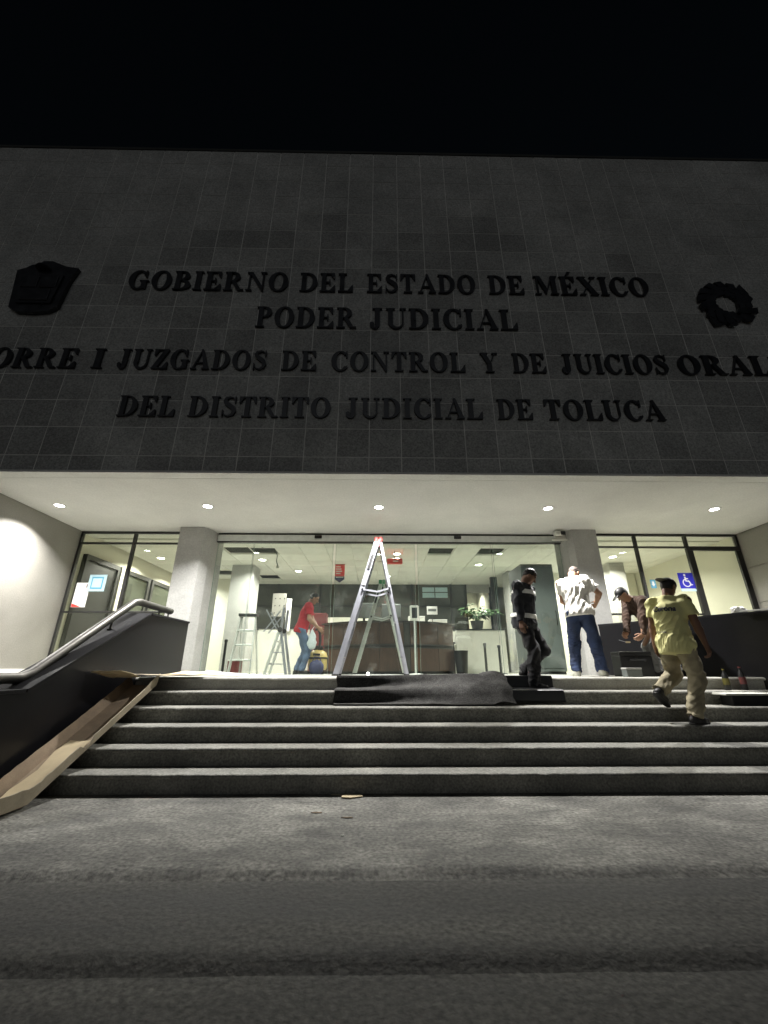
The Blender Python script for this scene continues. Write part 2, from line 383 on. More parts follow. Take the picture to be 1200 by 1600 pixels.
# dark glazed screen above the low wall: posts, rails and panes
scr = bpy.data.objects.new('back_screen', None); COL.objects.link(scr); scr.parent = B; scr.matrix_parent_inverse = Matrix.Translation((0, -YF, 0))
xs = [-4.57, -3.3, -1.9, -.35, 1.15, 2.45, 2.95]
for x in xs: bx('post', 'frame', scr, x-.03, x+.03, YB, YB+.07, 2.272, 3.74)
for a, c in zip(xs, xs[1:]):
    bx('rail', 'frame', scr, a+.031, c-.031, YB+.01, YB+.06, 2.98, 3.02)
    for z0, z1 in ((2.275, 2.978), (3.022, 3.735)):
        bx('pane', 'darkwin' if z0 > 3 or a < -2 else 'darkwin', scr, a+.031, c-.031, YB+.03, YB+.04, z0, z1)
for x0, x1, z0, z1 in ((1.50, 1.90, 3.47, 3.62), (1.93, 2.34, 3.47, 3.62), (1.50, 1.90, 3.28, 3.44), (1.93, 2.34, 3.28, 3.44)):
    bx('lit_pane', 'bluepaper', scr, x0, x1, YB+.015, YB+.028, z0, z1)
# opening to a cream corridor on the right of the screen
P('corridor_wall', 'cream', 3.70, 3.735, YB+.1, YB+2.38, LZ, 3.74)
P('corridor_wall', 'cream', 2.98, 3.69, YB+1.6, YB+1.7, LZ, 3.74)
P('corridor_lintel', 'concrete', 2.98, 3.74, YB, YB+.1, 3.45, 3.74)
P('dark_post', 'frame', 3.48, 3.68, 12.5, 12.6, LZ, 3.74)
# white counters either side of the desk
P('counter', 'white', -3.34, -1.45, 12.0, 12.4, LZ, 2.12); P('counter_cap', 'black', -3.34, -1.45, 11.97, 12.42, 2.122, 2.15)
P('counter', 'white', 2.04, 3.30, 10.95, 11.4, LZ, 2.0); P('counter_cap', 'black', 2.04, 3.32, 10.93, 11.42, 2.002, 2.035)
# dark framed doors along the left lobby wall
for i, (y0, y1, zt) in enumerate(((8.5, 9.72, 3.34), (9.86, 11.1, 3.34), (11.2, 12.4, 3.34))):
    d = P('lobby_door', 'frame' if i == 0 else 'dark', -6.215, -6.17, y0, y1, LZ, zt)
    for (a, c, e, g) in ((y0, y0+.1, LZ, zt), (y1-.1, y1, LZ, zt), (y0+.1, y1-.1, zt-.1, zt)):
        bx('door_frame', 'frame', d, -6.168, -6.12, a, c, e, g)
    if i: bx('door_pane', 'glass_win', d, -6.15, -6.14, y0+.1, y1-.1, LZ+.02, zt-.1)
    else: MB().tube([(-6.12, 9.45, 1.75), (-6.05, 9.45, 1.75), (-6.05, 8.8, 1.75), (-6.12, 8.8, 1.75)], .015, 8).build('push_bar', 'steel', d)
P('door_jamb', 'cream', -6.215, -6.10, 9.73, 9.85, LZ, 3.34)
# suspended ceiling of single panels, some taken out
ZC = 3.72
CEI = bpy.data.objects.new('suspended_ceiling', None); COL.objects.link(CEI); CEI.parent = B; CEI.matrix_parent_inverse = Matrix.Translation((0, -YF, 0))
CT = .61
out_ = {(-6, 0), (-5, 0), (2, 0), (4, 0), (-6, 5), (-8, 4), (-7, 4)}
cme = MB().box(-CT/2+.006, CT/2-.006, -CT/2+.006, CT/2-.006, 0, .02, bev=.003).mesh('ceiling_panel')
for i in range(-10, 13):
    for j in range(-1, 8):
        if (i, j) in out_: continue
        obj('ceiling_panel', cme, 'ceiling', CEI, (CT*i+CT/2, 9.3+CT*j+CT/2, ZC+random.uniform(0, .002)))
g = MB()
for i in range(-10, 14): g.box(CT*i-.01, CT*i+.01, YW+.57, YB+.5, ZC+.021, ZC+.04)
for j in range(-1, 9): g.box(-6.2, XR, 9.3+CT*j-.0101, 9.3+CT*j+.0101, ZC+.0205, ZC+.0405)
g.build('ceiling_grid', 'white', CEI)

# ================================================================== LAMPS
def downlight(x, y, z, w, glow, label, group, size=.085, color=(1, .975, .94), spread=126):
    t = thing('downlight', label, 'ceiling light', (x, y, z), 0, group)
    MB().lathe([(size*.82, -.004), (size*1.0, -.012), (size*1.25, -.010), (size*1.3, -.001), (size*.82, -.001)], n=28, cap=False).build('trim_ring', 'lampring', t, smooth=40)
    MB().lathe([(size*.82, -.006), (size*.6, -.010), (size*.2, -.013), (.001, -.0135)], n=28, cap=False).build('lens', glow, t, smooth=40)
    ld = bpy.data.lights.new('lamp_light', 'AREA'); ld.shape = 'DISK'; ld.size = size*1.6; ld.energy = w; ld.color = color; ld.spread = R(spread)
    l = bpy.data.objects.new('lamp_light', ld); COL.objects.link(l); l.parent = t; l.location = (0, 0, -.03)
    return t
for x, lab in ((-5.58, 'far left round downlight in the canopy above the plain stone side wall'), (-3.0, 'round canopy downlight above the left concrete column'),
               (.015, 'middle round canopy downlight directly above the tall ladder'), (3.03, 'round canopy downlight above the man in the white T-shirt'),
               (6.03, 'far right round downlight in the canopy above the accessibility sign')):
    downlight(x, 6.75, ZS, LAMP, 'lampglow', lab, 'canopy downlights')
for x, y, lab in ((-5.55, 10.3, 'lobby ceiling light seen through the left window'), (-3.0, 10.45, 'lobby light beside the open ceiling hole at left'),
                  (-2.3, 11.75, 'lobby ceiling light above the man in red'), (.47, 9.8, 'lobby ceiling light just above the red emergency unit'),
                  (2.75, 10.9, 'lobby ceiling light right of the ceiling holes'), (5.95, 10.0, 'lobby ceiling light seen through the right window'),
                  (0.3, 12.4, 'deep lobby ceiling light behind the reception desk'), (5.6, 11.2, 'second lobby ceiling light in the right room'),
                  (-5.5, 12.0, 'second lobby ceiling light in the left room')):
    downlight(x, y, ZC, INLAMP, 'inglow', lab, 'lobby ceiling lights', .10, (1, .975, .90), 150)
downlight(3.3, YB+.9, 3.74, 25, 'inglow', 'corridor light in the passage behind the potted plant', 'lobby ceiling lights', .1, (1, .97, .8))
#PART2
# ================================================================== LETTERING ON THE FACADE
def rect(x0, x1, y0, y1): return [(x0, y0), (x1, y0), (x1, y1), (x0, y1)]
def arc(cx, cy, rx, ry, ix, iy, a0, a1, dx=0, dy=0, n=18):
    A = [R(a0+(a1-a0)*k/n) for k in range(n+1)]
    return [(cx+rx*math.cos(a), cy+ry*math.sin(a)) for a in A]+[(cx+dx+ix*math.cos(a), cy+dy+iy*math.sin(a)) for a in reversed(A)]
def stroke(pts, th):
    out = []; back = []
    for i, (p, t) in enumerate(zip(pts, th)):
        a = pts[max(i-1, 0)]; b = pts[min(i+1, len(pts)-1)]; dx, dy = b[0]-a[0], b[1]-a[1]; l = math.hypot(dx, dy) or 1
        out.append((p[0]-dy/l*t/2, p[1]+dx/l*t/2)); back.append((p[0]+dy/l*t/2, p[1]-dx/l*t/2))
    return out+back[::-1]
sf = .05
def ser(x0, x1, y): return rect(x0, x1, y, y+sf)
_E = [rect(.08, .28, 0, 1), rect(0, .66, 1-sf, 1), rect(0, .70, 0, sf), rect(.28, .46, .475, .525), [(.66, .96), (.66, .70), (.62, .70), (.46, .96)],
      [(.70, .04), (.70, .31), (.66, .31), (.46, .04)], rect(.43, .47, .36, .64)]
_C = [arc(.42, .5, .42, .52, .205, .455, 42, 322, .01), rect(.67, .73, .66, 1.0), [(.73, .22), (.69, .24), (.60, .08), (.70, .14)]]
_P = [rect(.08, .28, 0, 1), ser(0, .38, 0), ser(0, .3, 1-sf), arc(.30, .735, .36, .265, .155, .215, -90, 90), rect(.27, .31, .47, .52), rect(.27, .31, .95, 1)]
GL = {
 'I': (.36, [rect(.08, .28, 0, 1), ser(0, .36, 0), ser(0, .36, 1-sf)]),
 'E': (.72, _E),
 'L': (.68, [rect(.08, .28, 0, 1), ser(0, .38, 1-sf), rect(0, .68, 0, sf), [(.68, .04), (.68, .34), (.64, .34), (.44, .04)]]),
 'T': (.70, [rect(.25, .45, 0, 1), ser(.15, .55, 0), rect(0, .70, 1-sf, 1), [(0, .97), (0, .68), (.04, .68), (.2, .97)], [(.70, .97), (.70, .68), (.66, .68), (.5, .97)]]),
 'D': (.80, [rect(.08, .28, 0, 1), rect(0, .32, 0, sf), rect(0, .32, 1-sf, 1), arc(.31, .5, .48, .5, .265, .45, -90, 90)]),
 'O': (.84, [arc(.42, .5, .42, .52, .205, .465, 0, 180), arc(.42, .5, .42, .52, .205, .465, 180, 360)]),
 'C': (.75, _C),
 'G': (.86, _C[:2]+[rect(.57, .77, .03, .44), ser(.48, .86, .42)]),
 'P': (.68, _P),
 'R': (.84, _P+[[(.30, .49), (.48, .51), (.74, .05), (.86, .05), (.86, 0), (.60, 0)]]),
 'B': (.74, [rect(.08, .28, 0, 1), rect(0, .32, 0, sf), rect(0, .32, 1-sf, 1), arc(.31, .755, .34, .245, .14, .195, -90, 90), arc(.31, .265, .42, .265, .2, .215, -90, 90), rect(.27, .35, .485, .53)]),
 'S': (.62, [stroke([(.56, .80), (.47, .93), (.33, .975), (.17, .91), (.12, .78), (.19, .66), (.33, .555), (.48, .44), (.54, .28), (.48, .11), (.32, .03), (.17, .07), (.06, .24)],
                    [.03, .05, .07, .12, .17, .19, .20, .20, .17, .12, .07, .05, .03]), rect(.53, .57, .68, 1), rect(.04, .08, 0, .34)]),
 'U': (.80, [rect(.08, .27, .32, 1), ser(0, .36, 1-sf), rect(.635, .70, .32, 1), ser(.54, .80, 1-sf), arc(.39, .33, .31, .35, .2, .27, 180, 360, .055)]),
 'J': (.54, [rect(.20, .40, .22, 1), ser(.10, .50, 1-sf), arc(.20, .22, .20, .25, .02, .19, 180, 360), arc(.085, .21, .085, .09, .001, .001, 0, 360)]),
 'A': (.84, [[(.38, 1.02), (.48, 1.02), (.82, .03), (.60, .03)], [(.40, .95), (.44, .9), (.14, .03), (.08, .03)], rect(.22, .62, .30, .35), ser(0, .26, 0), ser(.50, .84, 0)]),
 'N': (.84, [rect(.10, .16, 0, 1), ser(0, .26, 0), [(0, 1), (.24, 1), (.74, .16), (.74, -.02), (.68, -.02), (.10, .95), (0, .95)], rect(.68, .74, 0, 1), ser(.58, .84, 1-sf)]),
 'M': (1.04, [rect(.11, .17, 0, 1), ser(0, .28, 0), [(0, 1), (.29, 1), (.55, .3), (.48, .02), (.13, .95), (0, .95)], [(.46, .02), (.50, .02), (.83, .93), (.78, .97)], rect(.76, .96, 0, 1), ser(.68, 1.04, 0), rect(.78, 1.04, 1-sf, 1)]),
 'X': (.82, [[(.04, .98), (.27, .98), (.80, .02), (.56, .02)], [(.63, .97), (.70, .97), (.16, .03), (.09, .03)], ser(0, .36, 1-sf), ser(.54, .80, 1-sf), ser(0, .26, 0), ser(.47, .82, 0)]),
 'Z': (.70, [[(.45, .96), (.68, .96), (.24, .04), (.02, .04)], rect(.02, .68, 1-sf, 1), rect(0, .70, 0, sf), [(.04, .97), (.04, .68), (.08, .68), (.24, .97)], [(.70, .03), (.70, .34), (.66, .34), (.48, .03)]]),
 'Y': (.80, [rect(.30, .50, 0, .46), ser(.20, .60, 0), [(.04, .97), (.27, .97), (.50, .42), (.30, .42)], [(.62, .97), (.69, .97), (.47, .44), (.42, .46)], ser(0, .36, 1-sf), ser(.54, .80, 1-sf)]),
}
GL['É'] = (.72, _E+[[(.30, 1.06), (.36, 1.06), (.56, 1.24), (.40, 1.26)]])
gme = {}
def glyph(ch):
    if ch not in gme:
        mb = MB()
        for i, poly in enumerate(GL[ch][1]):
            a = sum(p[0]*q[1]-q[0]*p[1] for p, q in zip(poly, poly[1:]+poly[:1]))
            mb.prism(poly if a > 0 else poly[::-1], .075+.002*i, f=lambda u, v, w: (u, -w, v))
        gme[ch] = mb.mesh('letter')
    return gme[ch]
def line(words, z, h, label):
    t = thing('sign_lettering', label, 'lettering', (0, YF-.019, z), 0, 'lines of lettering on the facade')
    for w, x0, x1 in words:
        tot = sum(GL[c][0] for c in w); gap = .11
        s = (x1-x0)/(tot+gap*(len(w)-1)); x = x0
        for c in w:
            o = obj('letter', glyph(c), 'letter', t, (x, 0, 0)); o.scale = (s, .5, h); x += (GL[c][0]+gap)*s
    return t
line([('GOBIERNO', -4.46, -1.63), ('DEL', -1.42, -.47), ('ESTADO', -.22, 1.73), ('DE', 1.97, 2.61), ('MÉXICO', 2.80, 4.88)], 7.33, .44, 'topmost line of dark letters reading GOBIERNO DEL ESTADO DE MÉXICO')
line([('PODER', -2.11, -.40), ('JUDICIAL', -.16, 2.39)], 6.50, .45, 'short second line of dark letters reading PODER JUDICIAL')
line([('TORRE', -6.60, -4.91), ('I', -4.65, -4.48), ('JUZGADOS', -4.24, -1.84), ('DE', -1.59, -1.02), ('CONTROL', -.78, 1.42), ('Y', 1.68, 1.97), ('DE', 2.21, 2.76), ('JUICIOS', 3.02, 4.80), ('ORALES', 4.98, 7.20)],
     5.60, .39, 'widest line of dark letters reading TORRE I JUZGADOS DE CONTROL Y DE JUICIOS ORALES')
line([('DEL', -4.03, -3.16), ('DISTRITO', -2.95, -.75), ('JUDICIAL', -.51, 1.63), ('DE', 1.87, 2.42), ('TOLUCA', 2.62, 4.51)], 4.70, .37, 'lowest line of dark letters reading DEL DISTRITO JUDICIAL DE TOLUCA')
# emblems
t = thing('wall_emblem', 'dark shield shaped emblem at the left end of the facade lettering', 'emblem', (0, YF-.019, 0))
sh = [(-6.322, 6.832), (-6.44, 7.70), (-6.30, 7.76), (-6.22, 7.83), (-6.10, 7.86), (-6.036, 7.925), (-5.88, 7.93), (-5.744, 7.866), (-5.60, 7.80), (-5.378, 7.762), (-5.459, 7.446), (-5.486, 7.164), (-5.504, 6.864), (-5.631, 6.756), (-5.90, 6.72), (-6.165, 6.733)]
MB().prism(sh[::-1], .07, f=lambda u, v, w: (u, -w, v)).build('shield', 'letter', t)
MB().prism([(-6.20+.0, 6.90), (-5.62, 6.90), (-5.56, 7.55), (-6.30, 7.55)], .03, f=lambda u, v, w: (u, -w, v), w0=.071).build('inner_panel', 'letter', t)
for (a, c, e, g_) in ((-6.22, -5.95, 7.25, 7.5), (-5.9, -5.62, 7.25, 7.5), (-6.15, -5.68, 6.95, 7.2)): bx('field', 'letter', t, a, c, -.118, -.102, e, g_, bev=.006)
MB().lathe([(.12, 0), (.1, .05), (.03, .07)], (-5.95, -.1, 7.68), 14).build('crest', 'letter', t)
t = thing('wall_emblem', 'dark round wreath emblem at the right end of the facade lettering', 'emblem', (0, YF-.019, 0))
cx_, cz_ = 6.2, 7.15; rnd = random.Random(3)
for k in range(44):
    a = 2*math.pi*k/44+rnd.uniform(-.05, .05); ring = k % 3
    if 285 < math.degrees(a) % 360 < 300: continue
    r = (.26, .36, .45)[ring]; L_ = .22; x = cx_+r*1.0*math.cos(a); z = cz_+r*1.02*math.sin(a); b_ = a+1.2
    u = (math.cos(b_), math.sin(b_)); n_ = (-u[1], u[0]); wd = .075
    MB().prism([(x-u[0]*L_/2, z-u[1]*L_/2), (x+n_[0]*wd, z+n_[1]*wd), (x+u[0]*L_/2, z+u[1]*L_/2), (x-n_[0]*wd, z-n_[1]*wd)], .04, f=lambda p, q, w: (p, -w, q), w0=.004*ring+.0007*k).build('wreath_leaf', 'letter', t)
MB().prism([(6.42, 7.45), (6.36, 6.95), (6.48, 6.88), (6.62, 7.1), (6.66, 7.4), (6.56, 7.62)], .05, f=lambda u, v, w: (u, -w, v)).build('shield', 'letter', t)
MB().prism([(5.80, 6.80), (5.84, 6.63), (5.98, 6.66), (6.12, 6.80), (6.16, 6.95), (5.98, 7.02)], .052, f=lambda u, v, w: (u, -w, v)).build('ribbon', 'letter', t)

# ================================================================== STAIR WALLS AND RAIL
t = thing('stair_wall', 'polished black granite cheek wall beside the left end of the stairs', 'wall', (-3.45, 5.5, 0))
X1, X0 = -3.30, -3.64
prof = [(2.2, -.5), (2.2, .85), (4.25, .86), (6.17, 1.80), (7.44, 1.81), (7.44, .3), (4.6, .0), (4.4, -.3), (2.9, -.5)]
MB().prism(prof, X1-X0, f=lambda u, v, w: (w, u-5.5, v), w0=X0+3.45).build('wall_body', 'granite', t)
def capstrip(a, b, nm='coping'):
    (y0, z0), (y1, z1) = a, b
    MB().prism([(y0, z0+.002), (y1, z1+.002), (y1, z1+.032), (y0, z0+.032)], X1-X0+.03, f=lambda u, v, w: (w, u-5.5, v), w0=X0+3.435).build(nm, 'cap', t)
capstrip((2.2, .85), (4.235, .86)); capstrip((4.255, .862), (6.16, 1.796)); capstrip((6.175, 1.80), (7.45, 1.81))
t = thing('handrail', 'brushed steel tube handrail running up the left granite wall', 'handrail', (-3.47, 5.5, 0))
xr = -.02
def y_(y): return y-5.5
pts = [(xr, y_(2.3), .985), (xr, y_(4.36), .985), (xr, y_(4.50), 1.03), (xr, y_(6.02), 1.96), (xr, y_(6.14), 1.985), (xr, y_(7.12), 1.975)]
MB().tube(pts, .05, 18).build('rail', 'steel', t, smooth=50)
for y, z0, z1 in ((2.8, .88, .97), (4.0, .89, .97), (4.9, 1.20, 1.26), (5.6, 1.55, 1.69), (6.75, 1.84, 1.95), (7.05, 1.84, 1.95)):
    MB().tube([(xr, y_(y), z0), (xr, y_(y), z1)], .014, 10).lathe([(.04, 0), (.04, .008)], (xr, y_(y), z0), 14).build('bracket', 'steel', t, smooth=40)
t = thing('ramp_wall', 'black granite wall of the ramp behind the people on the right', 'wall', (5.3, 6.6, 0))
A, C_ = Vector((4.16, 7.90)), Vector((7.1, 3.7)); d_ = (C_-A).normalized(); n_ = Vector((d_.y, -d_.x))  # towards the stairs is -n_
q0, q1 = A-Vector((5.3, 6.6)), C_-Vector((5.3, 6.6)); q2, q3 = q1-n_*-.22, q0-n_*-.22
if n_.x < 0: q2, q3 = q1-n_*.22, q0-n_*.22
MB().prism([tuple(q) for q in (q0, q1, q2, q3)], 1.82, f=lambda u, v, w: (u, v, w), w0=0).build('wall_body', 'granite', t)
e0 = d_*.0
MB().prism([tuple(q) for q in (q0-d_*.01, q1, q2, q3-d_*.01)], .03, f=lambda u, v, w: (u, v, w), w0=1.822).build('coping', 'cap', t)

# ================================================================== LADDERS
def aframe(label, loc, H, xl, xr_, depth, cap, m, rail_w, seed=0, group='A frame ladders at the entrance'):
    """seen from the side: climbing side spreads to xl, rear side to xr_; rungs run along y"""
    t = thing('step_ladder', label, 'ladder', loc, 0, group)
    for yy, top_y in ((0, .06), (depth, depth-.06)):
        a = Vector((-.02, top_y, H-.02)); b = Vector((xl, yy, 0.0))
        MB().bar(a, b, .028, rail_w, up=(1, 0, .3), bev=.003).build('climbing_rail', m, t)
        for s_ in (-1, 1):   # channel flanges on the rail
            off = Vector((1, 0, xl/H*-1)).normalized()*(rail_w/2-.004)*s_
            MB().bar(a+off+Vector((0, -.012, 0)), b+off+Vector((0, -.012, 0)), .03, .007, up=(1, 0, .3)).build('rail_flange', m, t)
        a2 = Vector((.03, top_y, H-.02)); b2 = Vector((xr_, yy, 0.0))
        MB().bar(a2, b2, .022, rail_w*.52, up=(1, 0, -.3), bev=.003).build('rear_rail', m, t)
        MB().box(-.075, -.004, top_y-.03, top_y+.03, H-.06, H+.03, bev=.012).build('rail_cap', cap, t)
        MB().box(.004, .07, top_y-.03, top_y+.03, H-.06, H+.035, bev=.012).build('rail_cap', cap, t)
        zs = H*.60; xa = xl*(1-zs/H); xb = xr_*(1-zs/H)
        xm = (xa+xb)/2+.03; zm = zs-.045
        MB().bar((xa, yy*.9+.0, zs), (xm, yy*.9, zm), .012, .03).build('spreader', m, t); MB().bar((xm, yy*.9+.004, zm), (xb, yy*.9+.004, zs+.02), .012, .03).build('spreader', m, t)
        for p in ((xa, zs), (xb, zs+.02)): MB().tube([(p[0], yy*.9-.02, p[1]), (p[0], yy*.9+.02, p[1])], .018, 10).build('rivet', 'black', t)
        MB().box(xl-.06, xl+.06, yy-.03, yy+.03, 0, .03, bev=.008).build('foot', 'black', t); MB().box(xr_-.03, xr_+.03, yy-.025, yy+.025, 0, .03, bev=.008).build('foot', 'black', t)
    MB().box(-.07, -.01, .09, depth-.09, H-.03, H+.012, bev=.006).build('top_step', cap, t)
    n = int(H/.3)
    for k in range(1, n):
        f = k/n; x = xl*(1-f); MB().box(x-.04, x+.04, .06*f+.015, depth-.06*f-.015, H*f-.012, H*f+.012, bev=.003).build('tread', m, t)
        if k % 2: x = xr_*(1-f); MB().box(x-.012, x+.012, .06*f+.012, depth-.06*f-.012, H*f-.012, H*f+.012).build('rear_bar', m, t)
    # sticker on the near climbing rail
    a = Vector((-.02, .06, H-.02)); b = Vector((xl, 0, 0)); p = a.lerp(b, .12); q = a.lerp(b, .24)
    MB().bar(p+Vector((0, -.03, 0)), q+Vector((0, -.03, 0)), .004, rail_w*.55, up=(1, 0, .3)).build('sticker', 'black', t)
    p = a.lerp(b, .27); q = a.lerp(b, .36)
    MB().bar(p+Vector((0, -.03, 0)), q+Vector((0, -.03, 0)), .004, rail_w*.6, up=(1, 0, .3)).build('sticker', 'paper', t)
    return t
aframe('tall aluminium ladder with red top caps standing open on the landing', (.014, 7.34, LZ), 2.40, -.71, .495, .5, 'red', 'alu', .095)
aframe('greenish topped aluminium ladder inside the glass before the reception desk', (.10, 8.86, LZ), 1.9, -.57, .46, .42, 'green', 'alu_in', .07)
# step ladder with a black top facing the camera, folding ladder with cross braces
t = thing('step_ladder', 'small aluminium step ladder with black top behind the left glass', 'ladder', (-2.7, 8.85, LZ), 0, 'A frame ladders at the entrance')
for s_ in (-1, 1):
    MB().bar((s_*.21, -.22, 0), (s_*.15, 0, 1.15), .025, .06, bev=.003).build('front_rail', 'alu_in', t)
    MB().bar((s_*.2, .35, 0), (s_*.14, .04, 1.12), .022, .04, bev=.003).build('rear_rail', 'alu_in', t)
MB().box(-.19, .19, -.09, .1, 1.13, 1.19, bev=.015).build('top_platform', 'black', t)
for k in range(1, 4): f = k/4; MB().box(-.205+.06*f, .205-.06*f, -.27+.22*f, -.17+.22*f, 1.15*f-.03, 1.15*f, bev=.006).build('tread', 'alu_in', t)
for k in (1, 3): f = k/4; MB().bar((-.19, .35-.3*f, 1.12*f), (.19, .35-.3*f, 1.12*f), .02).build('rear_bar', 'alu_in', t)
t = thing('folding_ladder', 'folding work ladder with black hinge and crossed braces left of the man in red', 'ladder', (-2.0, 8.85, LZ), 0, 'A frame ladders at the entrance')
for yy in (0, .4):
    MB().bar((-.26, yy, 0), (-.03, yy, .86), .025, .055, bev=.003).build('rail', 'alu_in', t); MB().bar((.17, yy, 0), (.0, yy, .86), .025, .055, bev=.003).build('rail', 'alu', t)
    MB().bar((.0, yy, .87), (.03, yy, 1.32), .03, .05, bev=.003).build('rail', 'alu', t)
    MB().tube([(-.02, yy-.03, .87), (-.02, yy+.03, .87)], .05, 14).build('hinge', 'black', t)
    MB().bar((-.35, yy+.03, 1.28), (-.10, yy+.03, .88), .012, .025).build('brace', 'alu', t); MB().bar((-.05, yy+.045, 1.26), (-.37, yy+.045, .83), .012, .025).build('brace', 'alu', t)
for z, xa, xb in ((.42, -.15, .09), (.2, -.2, .13)): MB().bar((xa, .01, z), (xb, .01, z), .02).build('tie', 'alu', t)
for k in range(1, 4): f = k/4; MB().bar((-.26+.23*f, .01, .86*f), (-.26+.23*f, .39, .86*f), .025).build('rung', 'alu_in', t)

# ================================================================== LOBBY FURNITURE
t = thing('reception_desk', 'curved dark brown wooden reception desk with two pale bands', 'desk', (.27, 11.7, LZ))
RD = 2.1; HD = 1.1
def arcwall(r0, r1, a0, a1, z0, z1, n=8):
    mb = MB(); P_ = [((r0*math.sin(R(a)), -r0*math.cos(R(a))), (r1*math.sin(R(a)), -r1*math.cos(R(a)))) for a in [a0+(a1-a0)*k/n for k in range(n+1)]]
    poly = [p[1] for p in P_]+[p[0] for p in reversed(P_)]
    return mb.prism(poly, z1-z0, f=lambda u, v, w: (u, v, w), w0=z0)
span = 48
edges = [-48, -30, -6, 9, 13, 33, 48]
for a, c in zip(edges, edges[1:]):
    for z0, z1 in ((.06, .545), (.56, .60) if False else (.63, HD-.001)):
        arcwall(RD-.03, RD, a+.15, c-.15, z0, z1, 6).build('front_panel', 'wood' if (a, c) != (9, 13) else 'steel', t, smooth=30)
arcwall(RD-.06, RD-.032, -48, 48, .0, HD-.002, 24).build('carcass', 'woodtop', t)
arcwall(RD-.04, RD+.012, -48, 48, .548, .568, 24).build('band', 'steel', t); arcwall(RD-.04, RD+.012, -48, 48, .606, .626, 24).build('band', 'steel', t)
arcwall(RD-.5, RD+.05, -49, 49, HD, HD+.035, 30).build('desk_top', 'woodtop', t)
arcwall(RD-.05, RD-.031, -48, 48, 0, .05, 24).build('plinth', 'black', t)
for s_ in (-1, 1): arcwall(RD-.48, RD-.061, s_*48-1, s_*48+1, 0, HD-.003, 2).build('end_panel', 'woodtop', t)
for x, y, w, h, lab in ((-.32, 10.05, .52, .36, 'grey computer monitor on the desk left of the green ladder top'), (.33, 10.0, .46, .33, 'grey computer monitor on the desk behind the tall ladder leg')):
    t = thing('computer_monitor', lab, 'monitor', (x, y, LZ+HD+.036), 0, 'monitors on the desk')
    bx('screen_back', 'grey', t, -w/2, w/2, -.02, .03, .1, .1+h, bev=.012); bx('stand_neck', 'black', t, -.03, .03, .0, .025, .015, .12); bx('stand_base', 'black', t, -.12, .12, -.08, .1, 0, .016, bev=.004)
t = thing('kiosk_stand', 'white rounded tablet kiosk on a thin pole by the glass', 'kiosk', (.76, 8.62, LZ))
MB().tube([(0, 0, .02), (0, 0, 1.05)], .018, 12).build('pole', 'alu_in', t, smooth=40); MB().lathe([(.17, 0), (.17, .012), (.03, .03)], n=24).build('base', 'alu_in', t)
bx('housing', 'white', t, -.095, .095, -.03, .03, 1.03, 1.34, bev=.028); bx('screen', 'black', t, -.055, .055, -.036, -.031, 1.08, 1.29, bev=.002)
for x, y, h, m, lab in ((-3.12, 8.9, .62, 'black', 'black barrier post behind glass beside the left column'), (2.28, 9.1, .57, 'steel', 'slim chrome barrier post before the white counter'), (2.72, 9.6, .55, 'black', 'black barrier post left of the grey cabinet')):
    t = thing('barrier_post', lab, 'post', (x, y, LZ), 0, 'lobby barrier posts')
    MB().tube([(0, 0, .015), (0, 0, h)], .026, 14).build('pole', m, t, smooth=40); MB().lathe([(.15, 0), (.15, .012), (.04, .03)], n=24).build('base', m, t, smooth=30); MB().lathe([(.034, h), (.034, h+.05), (.01, h+.06)], n=14).build('head', m, t)
t = thing('grey_cabinet', 'tall plain grey cabinet standing behind the man with reflective stripes', 'cabinet', (3.3, 8.9, LZ))
bx('body', 'grey', t, -.26, .42, -.38, .45, .06, 2.2, bev=.008); bx('plinth', 'black', t, -.24, .40, -.36, .43, 0, .058); bx('door_panel', 'grey', t, -.23, .39, -.392, -.382, .12, 2.15, bev=.003)
MB().tube([(.34, -.40, .95), (.34, -.43, .97), (.34, -.43, 1.2), (.34, -.40, 1.22)], .009, 8).build('handle', 'steel', t)
t = thing('waste_bin', 'small black bin at the right end of the reception desk', 'bin', (1.98, 10.2, LZ))
MB().lathe([(.13, 0), (.16, .48), (.165, .5), (.15, .5), (.13, .1), (.01, .08)], n=24, cap=False).build('bucket', 'black', t, smooth=40); MB().lathe([(.168, .49), (.172, .5), (.168, .512), (.16, .5)], n=24, cap=False).build('rim', 'black', t)
t = thing('document_box', 'white document box behind the right half of the desk', 'box', (1.25, 11.2, LZ+.75)); bx('box_body', 'white', t, -.42, .0, -.15, .15, 0, .62, bev=.006); bx('lid', 'paper', t, -.425, .005, -.155, .155, .622, .66, bev=.004)
t = thing('document_box', 'lower white document box near the counter end', 'box', (1.72, 11.25, LZ+.75)); bx('box_body', 'white', t, -.35, .12, -.15, .15, 0, .55, bev=.006); bx('lid', 'paper', t, -.355, .125, -.155, .155, .552, .58, bev=.004)
t = thing('side_table', 'low table behind the desk carrying white document boxes', 'table', (1.4, 11.2, LZ)); bx('table_top', 'woodtop', t, -.7, .6, -.25, .25, .71, .749, bev=.004)
for sx in (-.65, .55):
    for sy in (-.2, .2): bx('leg', 'woodtop', t, sx-.02, sx+.02, sy-.02, sy+.02, 0, .709)
t = thing('desk_sign', 'small white framed sign on a stalk above the desk', 'sign', (1.35, 10.3, LZ+HD+.036)); bx('plate', 'paper', t, -.13, .13, -.006, .006, .22, .42, bev=.003); bx('print_block', 'grey', t, -.1, .1, -.009, -.0065, .30, .36); bx('stalk', 'steel', t, -.008, .008, -.005, .005, .01, .22); bx('foot', 'steel', t, -.06, .06, -.04, .04, 0, .01)
